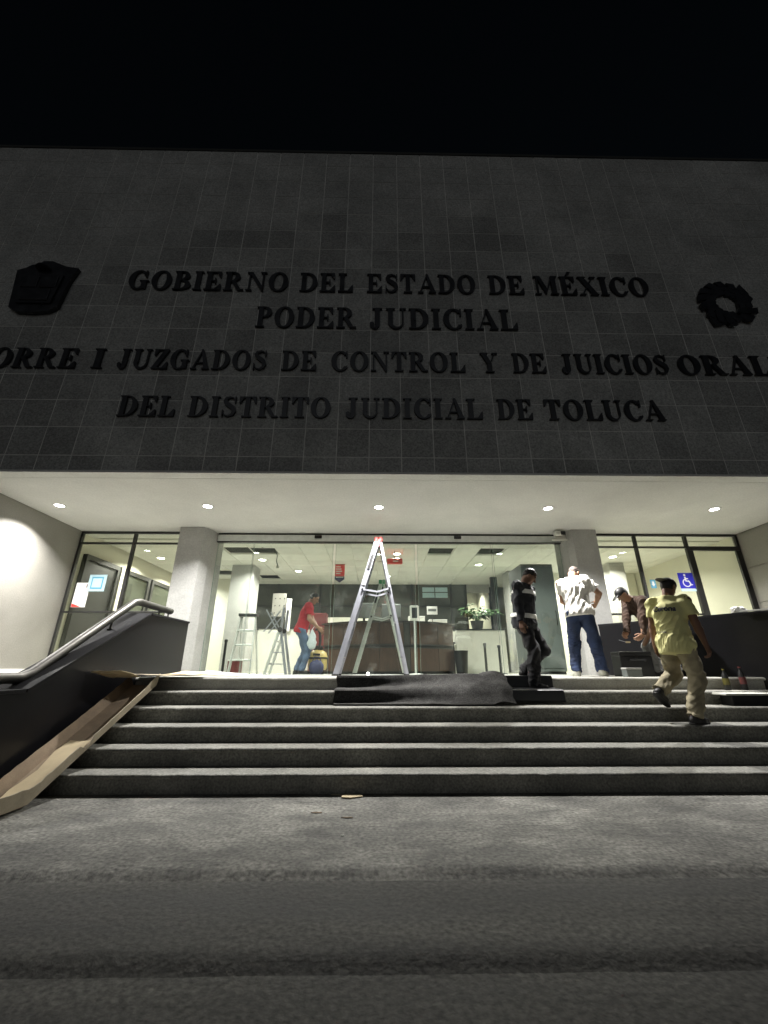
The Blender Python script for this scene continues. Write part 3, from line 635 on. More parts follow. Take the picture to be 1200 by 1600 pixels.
# plant on the white counter
def plant(loc, label, h, n, seed, spread=.5):
    t = thing('potted_plant', label, 'plant', loc); rnd = random.Random(seed)
    MB().lathe([(.13, 0), (.17, .2), (.18, .22), (.16, .22), (.15, .19), (.01, .185)], n=20, cap=False).build('pot', 'pot', t, smooth=40)
    st = MB(); lf = MB()
    for k in range(n):
        a = rnd.uniform(0, 2*math.pi); sp = rnd.uniform(.2, 1)*spread; hh = h*rnd.uniform(.5, 1)
        pts = [Vector((sp*f**1.4*math.cos(a)+rnd.uniform(-.01, .01), sp*f**1.4*math.sin(a)*.7, .18+hh*(f-.25*f*f))) for f in (0, .25, .5, .75, 1)]
        st.tube(pts, [.007, .006, .005, .004, .002], 5)
        for i in range(2, 5):
            for s_ in (-1, 1, 0):
                p = pts[i]; u = Vector((math.cos(a+s_*1.1+rnd.uniform(-.3, .3)), math.sin(a+s_*1.1)*.8, rnd.uniform(-.35, .45))).normalized(); L_ = rnd.uniform(.12, .2); w = u.cross(Vector((0, 0, 1))).normalized()*L_*.22; dn = Vector((0, 0, -.03))
                v = [lf.bm.verts.new(c) for c in (p, p+u*L_*.45+w, p+u*L_+dn, p+u*L_*.45-w, p+u*L_*.5+Vector((0, 0, .012)))]
                for tri in ((0, 1, 4), (1, 2, 4), (2, 3, 4), (3, 0, 4)): lf.bm.faces.new([v[q] for q in tri])
    st.build('stems', 'leaf', t); lf.build('foliage', 'leaf', t)
    MB().lathe([(.001, .188), (.148, .19)], n=16, cap=False).build('soil', 'soil', t)
    return t
plant((2.65, 11.18, 2.036), 'bushy leafy potted plant on the white counter at right', .55, 26, 1, .62)
plant((-4.75, 9.6, LZ+.72), 'small dark leafed plant glimpsed above the left handrail end', .35, 9, 2, .22)
t = thing('plant_stand', 'small grey stand holding the plant behind the left window', 'stand', (-4.75, 9.6, LZ)); bx('top', 'grey', t, -.2, .2, -.2, .2, .68, .719, bev=.004)
for sx in (-1, 1):
    for sy in (-1, 1): bx('leg', 'grey', t, sx*.17-.02, sx*.17+.02, sy*.17-.02, sy*.17+.02, 0, .679)
# hanging banner, notice boards, emergency unit, camera
t = thing('hanging_banner', 'red hanging banner with blue lower end above the desk', 'banner', (-1.02, 10.9, 3.35))
bx('banner_cloth', 'red', t, -.13, .13, -.006, .006, .04, .36); MB().prism([(-.13, .035), (.13, .035), (.13, -.04), (0, -.13), (-.13, -.04)], .012, f=lambda u, v, w: (u, w-.006, v)).build('lower_tip', 'navy', t)
for k in range(4): bx('print_line', 'paper', t, -.10, .02+.02*(k % 3), -.009, -.0065, .28-.06*k, .31-.06*k)
bx('lower_print', 'paper', t, -.1, .1, -.009, -.0065, -.0, .022); bx('hanger', 'black', t, -.14, .14, -.008, .008, .361, .371)
t = thing('emergency_light', 'red emergency unit hanging under the lobby ceiling behind the ladder', 'emergency light', (.42, 9.55, 3.40))
bx('housing', 'red', t, -.2, .17, -.05, .05, .0, .13, bev=.02); MB().tube([(-.02, 0, .13), (-.02, 0, .319)], .008, 8).build('hanger', 'black', t)
MB().tube([(-.26, -.03, .07), (-.2, -.03, .07)], .03, 12).build('lamp_head', 'white', t); bx('front_label', 'paper', t, -.06, .07, -.053, -.051, .045, .07); bx('arm', 'white', t, -.42, -.26, -.04, -.02, .04, .06)
t = thing('camera_unit', 'small white and black security camera at the top of right column', 'camera', (3.78, 7.98, 3.60))
bx('back_plate', 'white', t, -.12, .09, .03, .06, -.05, .12, bev=.006); bx('housing', 'white', t, -.16, .0, -.1, .03, .02, .10, bev=.01); bx('lens_face', 'black', t, -.06, .03, -.112, -.101, .01, .095, bev=.004)
bx('bracket', 'white', t, -.2, .1, -.02, .03, -.075, -.052)
t = thing('notice_board', 'pale notice panel with dots on the lobby column behind ladders', 'notice', (-2.72, 11.9, 2.35))
bx('board', 'wall_stone', t, -.28, .10, 0, .03, .1, .75); bx('board', 'plaster', t, .12, .26, .02, .05, -.3, .6)
for k in range(3):
    for j in range(3): MB().tube([(-.2+.13*k, -.004, .2+.2*j), (-.2+.13*k, .0, .2+.2*j)], .018, 10).build('dot', 'black', t)
t = thing('red_cabinet', 'dark red panel standing behind the man in red', 'cabinet', (-1.62, 11.6, LZ)); bx('body', 'maroon', t, -.22, .22, 0, .35, .05, 1.55, bev=.01); bx('plinth', 'black', t, -.2, .2, .02, .33, 0, .049)
t = thing('paint_box', 'small reddish box on the floor under the step ladder', 'box', (-2.93, 9.05, LZ)); bx('body', 'maroon', t, -.12, .12, -.1, .1, 0, .26, bev=.006); bx('lid', 'paper', t, -.125, .125, -.105, .105, .262, .29, bev=.004)
t = thing('hanging_cable', 'loose cable dangling from the open ceiling hole at left', 'cable', (-2.45, 9.55, 3.72)); MB().tube([(-.1, .1, .5), (-.06, .05, .2), (.0, 0, 0), (.05, 0, -.12), (.04, .02, -.25), (.08, .02, -.38)], .012, 8).build('wire', 'grey', t, smooth=60); bx('connector', 'white', t, .05, .11, .0, .04, -.43, -.37, bev=.005)
t = thing('hanging_cable', 'pale conduit end showing inside the open ceiling hole', 'cable', (-2.9, 9.6, 3.80)); MB().tube([(-.2, 0, .03), (.5, .02, .03)], .03, 10).build('wire', 'white', t, smooth=60); bx('clamp', 'steel', t, .1, .14, -.035, .055, -.005, .065)
# signs on the window glass
t = thing('window_notice', 'white paper notice with red corner taped to the left window', 'notice', (-5.84, YW-.012, 2.43)); bx('sheet', 'paper', t, -.135, .135, -.003, .0, -.24, .24)
MB().prism([(-.13, -.235), (.05, -.235), (-.02, -.205), (-.13, -.17)], .002, f=lambda u, v, w: (u, -w-.0035, v)).build('red_print', 'red', t); bx('stamp', 'maroon', t, .07, .12, -.006, -.0035, .14, .21)
t = thing('window_notice', 'pale blue framed notice taped beside the left window mullion', 'notice', (-5.56, YW-.045, 2.66)); bx('sheet', 'bluepaper', t, -.17, .17, -.003, 0, -.165, .165); bx('inner_print', 'teal', t, -.115, .115, -.005, -.0035, -.12, .12)
bx('print_block', 'bluepaper', t, -.09, .09, -.007, -.0055, -.09, .09)
t = thing('accessibility_sign', 'blue wheelchair symbol sign on the right window glass', 'sign', (6.30, YW-.012, 2.75))
bx('panel', 'blue', t, -.155, .155, -.004, 0, -.16, .16)
def ringarc(cx, cz, r, w, a0, a1, n=20): return arc(cx, cz, r+w/2, r+w/2, r-w/2, r-w/2, a0, a1, n=n)
mp = MB(); fy = lambda u, v, w: (u, -.0045-w, v)
for i, poly in enumerate((arc(-.02, .115, .022, .022, .001, .001, 0, 360), stroke([(-.02, .08), (-.012, -.01), (.05, -.01)], [.03, .032, .03]), rect(-.015, .04, .03, .05), ringarc(-.005, -.045, .075, .02, 110, 345), stroke([(.045, -.012), (.075, -.09), (.105, -.08)], [.026, .026, .02]))):
    a = sum(p[0]*q[1]-q[0]*p[1] for p, q in zip(poly, poly[1:]+poly[:1])); mp.prism(poly if a > 0 else poly[::-1], .002+.0004*i, f=fy)
mp.build('wheelchair_symbol', 'paper', t); bx('lower_strip', 'bluepaper', t, -.155, .155, -.004, 0, -.215, -.168)
t = thing('window_sticker', 'small light blue sticker on the right window beside a mullion', 'sticker', (5.60, YW-.012, 2.68)); bx('panel', 'teal', t, -.055, .055, -.003, 0, -.085, .085)
MB().prism([(-.02, .05), (.02, .05), (.02, 0), (.04, 0), (0, -.055), (-.04, 0), (-.02, 0)], .002, f=lambda u, v, w: (u, -.0035-w, v)).build('arrow', 'paper', t)

# ================================================================== THINGS ON THE STAIRS
# cardboard channel lying down the flight along the granite wall
def sheet(name, pts_grid, m, parent, th=.006):
    mb = MB(); rows_ = [[Vector(p) for p in r] for r in pts_grid]; top = [[mb.bm.verts.new(p) for p in r] for r in rows_]; nr, nc = len(top), len(top[0])
    def nrm(i, j):
        a = rows_[min(i+1, nr-1)][j]-rows_[max(i-1, 0)][j]; b = rows_[i][min(j+1, nc-1)]-rows_[i][max(j-1, 0)]; return a.cross(b).normalized()
    bot = [[mb.bm.verts.new(rows_[i][j]-nrm(i, j)*th) for j in range(nc)] for i in range(nr)]
    for i in range(nr-1):
        for j in range(nc-1):
            mb.bm.faces.new((top[i][j], top[i+1][j], top[i+1][j+1], top[i][j+1])); mb.bm.faces.new((bot[i][j], bot[i][j+1], bot[i+1][j+1], bot[i+1][j]))
    for i in range(nr-1):
        for j in (0, nc-1): mb.bm.faces.new((top[i][j], bot[i][j], bot[i+1][j], top[i+1][j]))
    for j in range(nc-1):
        for i in (0, nr-1): mb.bm.faces.new((top[i][j], top[i][j+1], bot[i][j+1], bot[i][j]))
    return mb.build(name, m, parent, smooth=25)
t = thing('cardboard_channel', 'long folded cardboard channel lying down the left end of the stairs', 'cardboard', (-3.0, 4.4, 0))
rnd = random.Random(5); N_ = 44
def chz(y): return max(.012, (y-4.42)*.478+.185)
def base(f): y = 3.15+2.68*f; return y, chz(y)
bot_, lft, rgt = [], [], []
for i in range(N_+1):
    f = i/N_; y, z = base(f); xw = .012*math.sin(6*f)+rnd.uniform(-.003, .003); fl = .14+.02*math.sin(5*f+1)
    a = (-.17+xw*.4, y-4.4, z+.012); b = (.11+xw*.3+.02*f, y-4.4, z+.008); m_ = (-.02+xw, y-4.4, z+rnd.uniform(.002, .01))
    fl *= 1+rnd.uniform(-.05, .04); cr = rnd.uniform(-.003, .003)
    bot_.append([a, m_, b]); lft.append([(a[0]-.05+cr, a[1]-.02, a[2]+fl*.8), (a[0]-.02, a[1]-.01, a[2]+fl*.4), (a[0]-.002, a[1], a[2]+.001)])
    h2 = .12+.012*math.sin(7*f)+(.02 if f > .93 else 0)+rnd.uniform(-.004, .003)+(-.05 if .53 < f < .57 else 0)
    rgt.append([(b[0]+.002, b[1], b[2]+.001), (b[0]+.02+cr, b[1]-.01, b[2]+h2*.55), (b[0]+.035+cr*1.6, b[1]-.02, b[2]+h2)])
sheet('bottom', bot_, 'cardin', t); sheet('left_flap', lft, 'cardin', t); sheet('right_flap', rgt, 'card', t)
ins = [[(-.12+.02*math.sin(i), base(.24+.028*i)[0]-4.4, base(.24+.028*i)[1]+.03+.006*(i % 2)), (-.01, base(.24+.028*i)[0]-4.4, base(.24+.028*i)[1]+.026), (.095, base(.24+.028*i)[0]-4.4, base(.24+.028*i)[1]+.035)] for i in range(14)]
sheet('inner_sheet', ins, 'cardpale', t)
# flattened box on the landing sticking out beyond its edge
t = thing('cardboard_box', 'flattened pale cardboard box on the landing edge by the granite wall', 'cardboard', (-2.7, 6.2, LZ))
def gridsheet(pl, m, nm, jag=0, seed=0):
    rnd = random.Random(seed); (p00, p01, p11, p10) = [Vector(p) for p in pl]; n = 10
    return sheet(nm, [[(p00.lerp(p10, i/n)).lerp(p01.lerp(p11, i/n), j/4)+Vector((rnd.uniform(-jag, jag)*(j in (0, 4)), rnd.uniform(-jag, jag)*(i in (0, n)), rnd.uniform(-.004, .004))) for j in range(5)] for i in range(n+1)], m, t)
gridsheet(((-.56, -1.12, .07), (-.56, .35, .03), (.06, .5, .02), (.0, -.45, .03)), 'card', 'lower_sheet', .02, 1)
gridsheet(((-.57, -1.15, .085), (-.57, -.72, .012), (-.24, -.66, .02), (-.27, -1.02, .095)), 'cardpale', 'front_flap', .01, 2)
gridsheet(((-.1, -.35, .045), (-.15, .3, .08), (.55, .42, .05), (.42, -.02, .03)), 'cardpale', 'upper_sheet', .03, 3)
gridsheet(((.2, -.05, .05), (.2, .35, .09), (.95, .45, .02), (.8, .1, .015)), 'paper', 'loose_paper', .03, 4)
# rug draped over the top steps
t = thing('floor_mat', 'grey rubber backed floor mat draped over the middle of the top steps', 'mat', (.6, 6.0, 0))
def path(u, fold):      # u from landing (0) down over two steps; fold pulls it into a sag
    hard = [(.42, LZ+.012), (.13, LZ+.014), (.088, LZ+.012), (.082, LZ-.03), (.082, .80+.05), (.06, .80+.018), (-.20, .80+.014), (-.245, .80+.01), (-.255, .77), (-.255, .64+.05), (-.275, .64+.016), (-.40, .64+.012)]
    soft = [(.40, LZ+.014), (.12, LZ+.03), (.07, LZ+.03), (.03, LZ+.0), (-.02, .93), (-.09, .895), (-.2, .86), (-.27, .83), (-.33, .78), (-.37, .73), (-.42, .69), (-.47, .655)]
    out = []
    for h_, s_ in zip(hard, soft): out.append((h_[0]*(1-fold)+s_[0]*fold, h_[1]*(1-fold)+s_[1]*fold))
    k = u*(len(out)-1); i = min(int(k), len(out)-2); f = k-i
    return (out[i][0]*(1-f)+out[i+1][0]*f, out[i][1]*(1-f)+out[i+1][1]*f)
gr = []
for i in range(67):
    fx = i/66; x = -.72-.43+fx*2.32; fold = min(1, max(0, (fx-.12)/.55))**1.2; row = []
    for j in range(24):
        u = j/23; y, z = path(u, fold); xx = x
        if fx > .86: q = (fx-.86)/.14; z += .05*math.sin(math.pi*q)*(1-u*.5); xx = x-.06*q*u
        cr = (1-abs(math.sin(i*.09+j*.04)))**4*.012+(1-abs(math.sin(i*.05-j*.12+1)))**5*.012; row.append((xx+.01*math.sin(j*.9+i*.2), y-cr*.6*fold, z+cr*fold))
    gr.append(row)
o = sheet('mat_sheet', gr, 'mat_rug', t, .009)
t = thing('floor_mat', 'flat black mat over the top two steps under the man with reflective stripes', 'mat', (2.05, 6.0, 0))
gr = [[(-.33+.70*i/8, *path(j/23, 0)) for j in range(22)] for i in range(9)]
sheet('mat_sheet', gr, 'black', t, .008)
t = thing('torch', 'small lit torch lying on the landing edge before the ladder', 'torch', (-.13, 6.22, LZ+.045), R(95))
MB().tube([(0, 0, 0), (.1, 0, 0)], .014, 12).build('barrel', 'black', t, smooth=40); MB().tube([(-.04, 0, 0), (0, 0, 0)], [.022, .015], 12).build('head', 'black', t)
MB().tube([(-.042, 0, 0), (-.0405, 0, 0)], .019, 12).build('lens', 'lampglow', t)
# scraps on the forecourt
t = thing('cardboard_scrap', 'torn piece of cardboard lying at the foot of the stairs', 'scrap', (-.25, 4.33, .004))
MB().prism([(-.06, -.04), (.02, -.06), (.13, -.01), (.11, .03), (.0, .05), (-.05, .03)], .008, f=lambda u, v, w: (u, v, w+.02*max(0, -u))).build('piece', 'cardpale', t)
MB().prism([(-.16, .05), (-.05, .04), (-.06, .07), (-.15, .075)], .004, f=lambda u, v, w: (u, v, w)).build('sliver', 'card', t)
for x, y, lab in ((-.47, 3.90, 'dark sliver of debris on the forecourt left of centre'), (-.22, 3.78, 'small dark crumb on the forecourt'), (-.23, 3.42, 'tiny white crumb on the forecourt')):
    o = MB().prism([(-.05, 0), (-.01, -.009), (.04, -.004), (.03, .006), (-.03, .005)], .005, f=lambda u, v, w: (u, v, w)).build('debris', 'paper' if 'white' in lab else 'cardin', None, loc=(x, y, .002)); tag(o, lab, 'debris')
    if 'white' in lab: o.scale = (.3, .6, .6)
# bottles, board, box near the ramp wall
def bottle(x, y, z, label, lab_m, h=.27):
    t = thing('bottle', label, 'bottle', (x, y, z), 0, 'bottles by the ramp wall')
    MB().lathe([(.034, 0), (.038, .01), (.038, h*.62), (.03, h*.74), (.014, h*.86), (.014, h*.93)], n=20).build('body', 'black', t, smooth=35); MB().lathe([(.0395, h*.25), (.0395, h*.55)], n=20, cap=False).build('label_wrap', lab_m, t, smooth=40); MB().lathe([(.017, h*.93), (.017, h)], n=14).build('cap', lab_m, t)
bottle(4.77, 5.98, .80, 'dark bottle with yellow label on a step by the ramp wall', 'label_yellow'); bottle(5.02, 6.0, .80, 'dark bottle with red label on a step by the ramp wall', 'label_red', .3)
t = thing('storage_crate', 'black crate with white board lid on the right end of the steps', 'crate', (4.85, 5.62, .64)); bx('crate_body', 'black', t, -.42, .75, -.09, .11, 0, .118, bev=.006); bx('lid_board', 'white', t, -.5, .8, -.11, .125, .12, .142, bev=.004)
t = thing('toolbox', 'black toolbox standing open by the bending man', 'toolbox', (3.98, 6.75, LZ)); bx('case', 'black', t, -.25, .25, -.13, .13, 0, .30, bev=.015); bx('lid', 'black', t, -.25, .25, -.13, .13, .302, .36, bev=.012)
MB().tube([(-.12, -.14, .22), (-.12, -.18, .24), (.12, -.18, .24), (.12, -.14, .22)], .012, 8).build('handle', 'black', t); bx('latch', 'steel', t, -.02, .02, -.14, -.131, .24, .30)
t = thing('grey_box', 'small grey box on the landing edge beside the white shoes', 'box', (3.70, 6.33, LZ)); bx('body', 'grey', t, -.11, .11, -.07, .07, 0, .10, bev=.006); bx('lid', 'concrete', t, -.113, .113, -.073, .073, .102, .125, bev=.004)
t = thing('paper_bundle', 'crumpled pale bundle lying on top of the ramp wall', 'bundle', (5.45, 6.22, 1.853)); rnd = random.Random(8)
tb = bmesh.new(); bmesh.ops.create_icosphere(tb, subdivisions=3, radius=1)
for v in tb.verts: k_ = 1+rnd.uniform(-.18, .18); v.co = Vector((v.co.x*.12*k_, v.co.y*.07*k_, max(0, v.co.z*.06*k_+.035)))
mb = MB(); mb.merge(tb); mb.build('cloth', 'plaster', t); bx('board', 'paper', t, .05, .5, -.2, -.12, .0, .015, rot=(0, 0, R(-55)))
# wet vacuum, bag
t = thing('wet_vacuum', 'yellow wet vacuum cleaner with black head beside the man in red', 'vacuum cleaner', (-1.22, 8.95, LZ))
MB().lathe([(.17, .09), (.19, .12), (.19, .30), (.2, .31), (.2, .34), (.17, .42), (.1, .47), (.02, .48)], n=24).build('tank', 'vacyellow', t, smooth=35)
bx('motor_head', 'black', t, -.09, .09, -.1, .1, .46, .56, bev=.03); MB().lathe([(.203, .30), (.206, .315), (.203, .33)], n=24, cap=False).build('band', 'black', t)
bx('vent', 'black', t, -.07, .07, -.21, -.17, .36, .40, bev=.005)
for a in range(4): p = (.15*math.cos(a*1.57+.8), .15*math.sin(a*1.57+.8)); MB().tube([(p[0], p[1]-.02, .035), (p[0], p[1]+.02, .035)], .035, 12).bar((p[0], p[1], .05), (p[0]*.9, p[1]*.9, .12), .03).build('wheel', 'black', t)
MB().tube([(.02, -.1, .5), (.06, -.2, .62), (.05, -.22, .78), (.0, -.2, .88), (-.05, -.15, .86)], .026, 10).build('hose', 'black', t, smooth=50)
t = thing('duffel_bag', 'dark blue bag slumped on the floor in front of the vacuum', 'bag', (-1.2, 8.66, LZ))
tb = bmesh.new(); bmesh.ops.create_icosphere(tb, subdivisions=3, radius=1)
for v in tb.verts: v.co = Vector((v.co.x*.15, v.co.y*.11, max(0, (v.co.z*.15+.13)*(1+.06*math.sin(v.co.x*14)))))
mb = MB(); mb.merge(tb); mb.build('body', 'navy', t, smooth=60); MB().tube([(-.08, 0, .26), (-.05, 0, .33), (.05, 0, .33), (.08, 0, .26)], .009, 8).build('strap', 'navy', t)
t = thing('plastic_bag', 'pale blue plastic bag hanging from the hand of man in red', 'bag', (-1.31, 8.62, 1.42))
tb = bmesh.new(); bmesh.ops.create_icosphere(tb, subdivisions=3, radius=1)
for v in tb.verts: f = (v.co.z+1)/2; v.co = Vector((v.co.x*(.12-.075*f)+.012*math.sin(9*v.co.z+5*v.co.x), v.co.y*(.07-.045*f), v.co.z*.20+.20))
mb = MB(); mb.merge(tb); mb.build('sack', 'plastic_bag', t, smooth=50); MB().tube([(-.02, 0, .38), (.03, 0, .45)], .008, 6).build('handle', 'plastic_bag', t)
#PART3
# ================================================================== PEOPLE (distance fields meshed by surface nets)
class Field:
    def __init__(s, lo, hi, h):
        s.h = h; s.lo = np.array(lo, float); s.n = np.maximum(4, np.ceil((np.array(hi)-s.lo)/h).astype(int)+1)
        s.D = np.full(tuple(s.n), .25, np.float32)
        s.ax = [(s.lo[i]+np.arange(s.n[i])*h).astype(np.float32) for i in range(3)]
    def win(s, lo, hi):
        a = np.clip(np.floor((np.array(lo)-s.lo)/s.h).astype(int), 0, s.n); b = np.clip(np.ceil((np.array(hi)-s.lo)/s.h).astype(int)+1, 0, s.n)
        if np.any(b <= a): return None, None
        sl = tuple(slice(x, y) for x, y in zip(a, b))
        return sl, np.stack(np.meshgrid(*[s.ax[i][sl[i]] for i in range(3)], indexing='ij'), -1)
    def put(s, sl, d, k):
        a = s.D[sl]
        if k > 0:
            hh = np.clip(.5+.5*(a-d)/k, 0, 1); s.D[sl] = a*(1-hh)+d*hh-k*hh*(1-hh)
        else: s.D[sl] = np.minimum(a, d)
    def cone(s, a, b, ra, rb, k=.015, flat=False, squash=None):
        a = np.array(a, np.float32); b = np.array(b, np.float32); m = max(ra, rb)+k+.05
        sl, p = s.win(np.minimum(a, b)-m, np.maximum(a, b)+m)
        if sl is None: return
        ba = b-a; L2 = float(ba@ba)+1e-9; q = p-a; tt = np.clip((q@ba)/L2, 0, 1)
        v = q-tt[..., None]*ba
        if squash is not None:
            ax, f = squash; ax = np.array(ax, np.float32); c = v@ax; v = v+ax*(c*(1/f-1))[..., None]; d = (np.linalg.norm(v, axis=-1)-(ra+(rb-ra)*tt))*min(1, f+.2)
        else: d = np.linalg.norm(v, axis=-1)-(ra+(rb-ra)*tt)
        if flat: d = np.maximum(d, (p-b)@(ba/math.sqrt(L2)))
        s.put(sl, d.astype(np.float32), k)
    def ell(s, c, r, M=None, k=.02, sub=False):
        c = np.array(c, np.float32); r = np.array(r, np.float32); m = r.max()+k+.05
        sl, p = s.win(c-m, c+m)
        if sl is None: return
        q = p-c
        if M is not None: q = q@np.array(M, np.float32).T
        k0 = np.linalg.norm(q/r, axis=-1); k1 = np.linalg.norm(q/(r*r), axis=-1)+1e-6; d = (k0*(k0-1)/k1).astype(np.float32)
        if sub: s.D[sl] = np.maximum(s.D[sl], -d)
        else: s.put(sl, d, k)
    def grid(s): return np.stack(np.meshgrid(*s.ax, indexing='ij'), -1)
    def cut(s, point, normal):      # removes what lies on the side of the normal
        n = np.array(normal, np.float32); n = n/np.linalg.norm(n); c = float(np.dot(np.array(point), n))
        d = s.ax[0][:, None, None]*n[0]+s.ax[1][None, :, None]*n[1]+s.ax[2][None, None, :]*n[2]-c
        s.D = np.maximum(s.D, d.astype(np.float32))
    def wrinkle(s, amp, freq, seed, dirs=5):
        rg = np.random.RandomState(seed)
        for _ in range(dirs):
            v = rg.normal(size=3)*freq*np.array([1, 1, .8]); ph = rg.uniform(0, 6.28); w = rg.normal(size=3)*freq*.35
            a = s.ax[0][:, None, None]; b = s.ax[1][None, :, None]; c = s.ax[2][None, None, :]
            s.D += (amp/dirs*np.sin(a*v[0]+b*v[1]+c*v[2]+ph+1.6*np.sin(a*w[0]+b*w[1]+c*w[2]))).astype(np.float32)
    def folds(s, amp, axis, freq, seed):
        rg = np.random.RandomState(seed); ax = np.array(axis, float); ax = ax/np.linalg.norm(ax); o1 = np.cross(ax, [.3, .5, .8]); o1 /= np.linalg.norm(o1); o2 = np.cross(ax, o1)
        a = s.ax[0][:, None, None]; b = s.ax[1][None, :, None]; c = s.ax[2][None, None, :]; L = lambda v: a*v[0]+b*v[1]+c*v[2]
        for k in range(4):
            v = (o1*rg.normal()+o2*rg.normal())*freq*rg.uniform(.7, 1.4)+ax*freq*rg.normal()*.25; m = np.sin(L(rg.normal(size=3)*5)+rg.uniform(0, 6))
            r = 1-np.abs(np.sin(L(v)+rg.uniform(0, 6)+.8*np.sin(L(rg.normal(size=3)*9))))
            s.D -= (amp/2*r**2.5*np.clip(m+.3, 0, 1)).astype(np.float32)
    def mesh(s, name):
        D = s.D; inside = D < 0
        n = np.array(D.shape); idx = -np.ones(tuple(n-1), int)
        c = [inside[i:n[0]-1+i, j:n[1]-1+j, k:n[2]-1+k] for i in (0, 1) for j in (0, 1) for k in (0, 1)]
        cnt = sum(x.astype(np.int8) for x in c); act = (cnt > 0) & (cnt < 8)
        I = np.argwhere(act); idx[act] = np.arange(len(I))
        off = np.array([(i, j, k) for i in (0, 1) for j in (0, 1) for k in (0, 1)])
        V = np.stack([D[I[:, 0]+o[0], I[:, 1]+o[1], I[:, 2]+o[2]] for o in off], 1)
        acc = np.zeros((len(I), 3)); num = np.zeros(len(I))
        for a in range(8):
            for b in range(a+1, 8):
                if np.abs(off[a]-off[b]).sum() != 1: continue
                va, vb = V[:, a], V[:, b]; m = (va < 0) != (vb < 0); t_ = np.where(m, va/(va-vb+1e-12), 0)
                acc += np.where(m[:, None], off[a]+(off[b]-off[a])*t_[:, None], 0); num += m
        verts = (I+acc/num[:, None])*s.h+s.lo
        quads = []
        for ax in range(3):
            sl0 = [slice(None)]*3; sl1 = [slice(None)]*3; sl0[ax] = slice(0, -1); sl1[ax] = slice(1, None)
            E = np.argwhere(inside[tuple(sl0)] != inside[tuple(sl1)]); u, v = [(1, 2), (2, 0), (0, 1)][ax]
            ok = (E[:, u] > 0) & (E[:, v] > 0) & (E[:, u] < n[u]-1) & (E[:, v] < n[v]-1); E = E[ok]
            eu = np.zeros(3, int); eu[u] = 1; ev = np.zeros(3, int); ev[v] = 1
            q = np.stack([idx[tuple((E-eu-ev).T)], idx[tuple((E-ev).T)], idx[tuple(E.T)], idx[tuple((E-eu).T)]], 1)
            fl = ~inside[tuple(E.T)]; q[fl] = q[fl][:, ::-1]; quads.append(q)
        quads = np.concatenate(quads); me = bpy.data.meshes.new(name)
        me.vertices.add(len(verts)); me.vertices.foreach_set('co', verts.astype(np.float32).ravel())
        me.loops.add(quads.size); me.loops.foreach_set('vertex_index', quads.astype(np.int32).ravel())
        me.polygons.add(len(quads)); me.polygons.foreach_set('loop_start', np.arange(0, quads.size, 4, dtype=np.int32))
        me.update(calc_edges=True); me.validate(); me.shade_smooth(); return me
V3 = lambda *a: np.array(a, float)
def unit(v): v = np.array(v, float); return v/np.linalg.norm(v)
def ik(a, b, l1, l2, pole):
    d = b-a; L = np.linalg.norm(d); mx = (l1+l2)*.999
    if L > mx: b = a+d/L*mx; d = b-a; L = mx
    x = (l1*l1-l2*l2+L*L)/(2*L); hh = math.sqrt(max(0, l1*l1-x*x)); u = d/L; pv = np.array(pole, float); pv = pv-u*(pv@u); return a+u*x+unit(pv)*hh, b

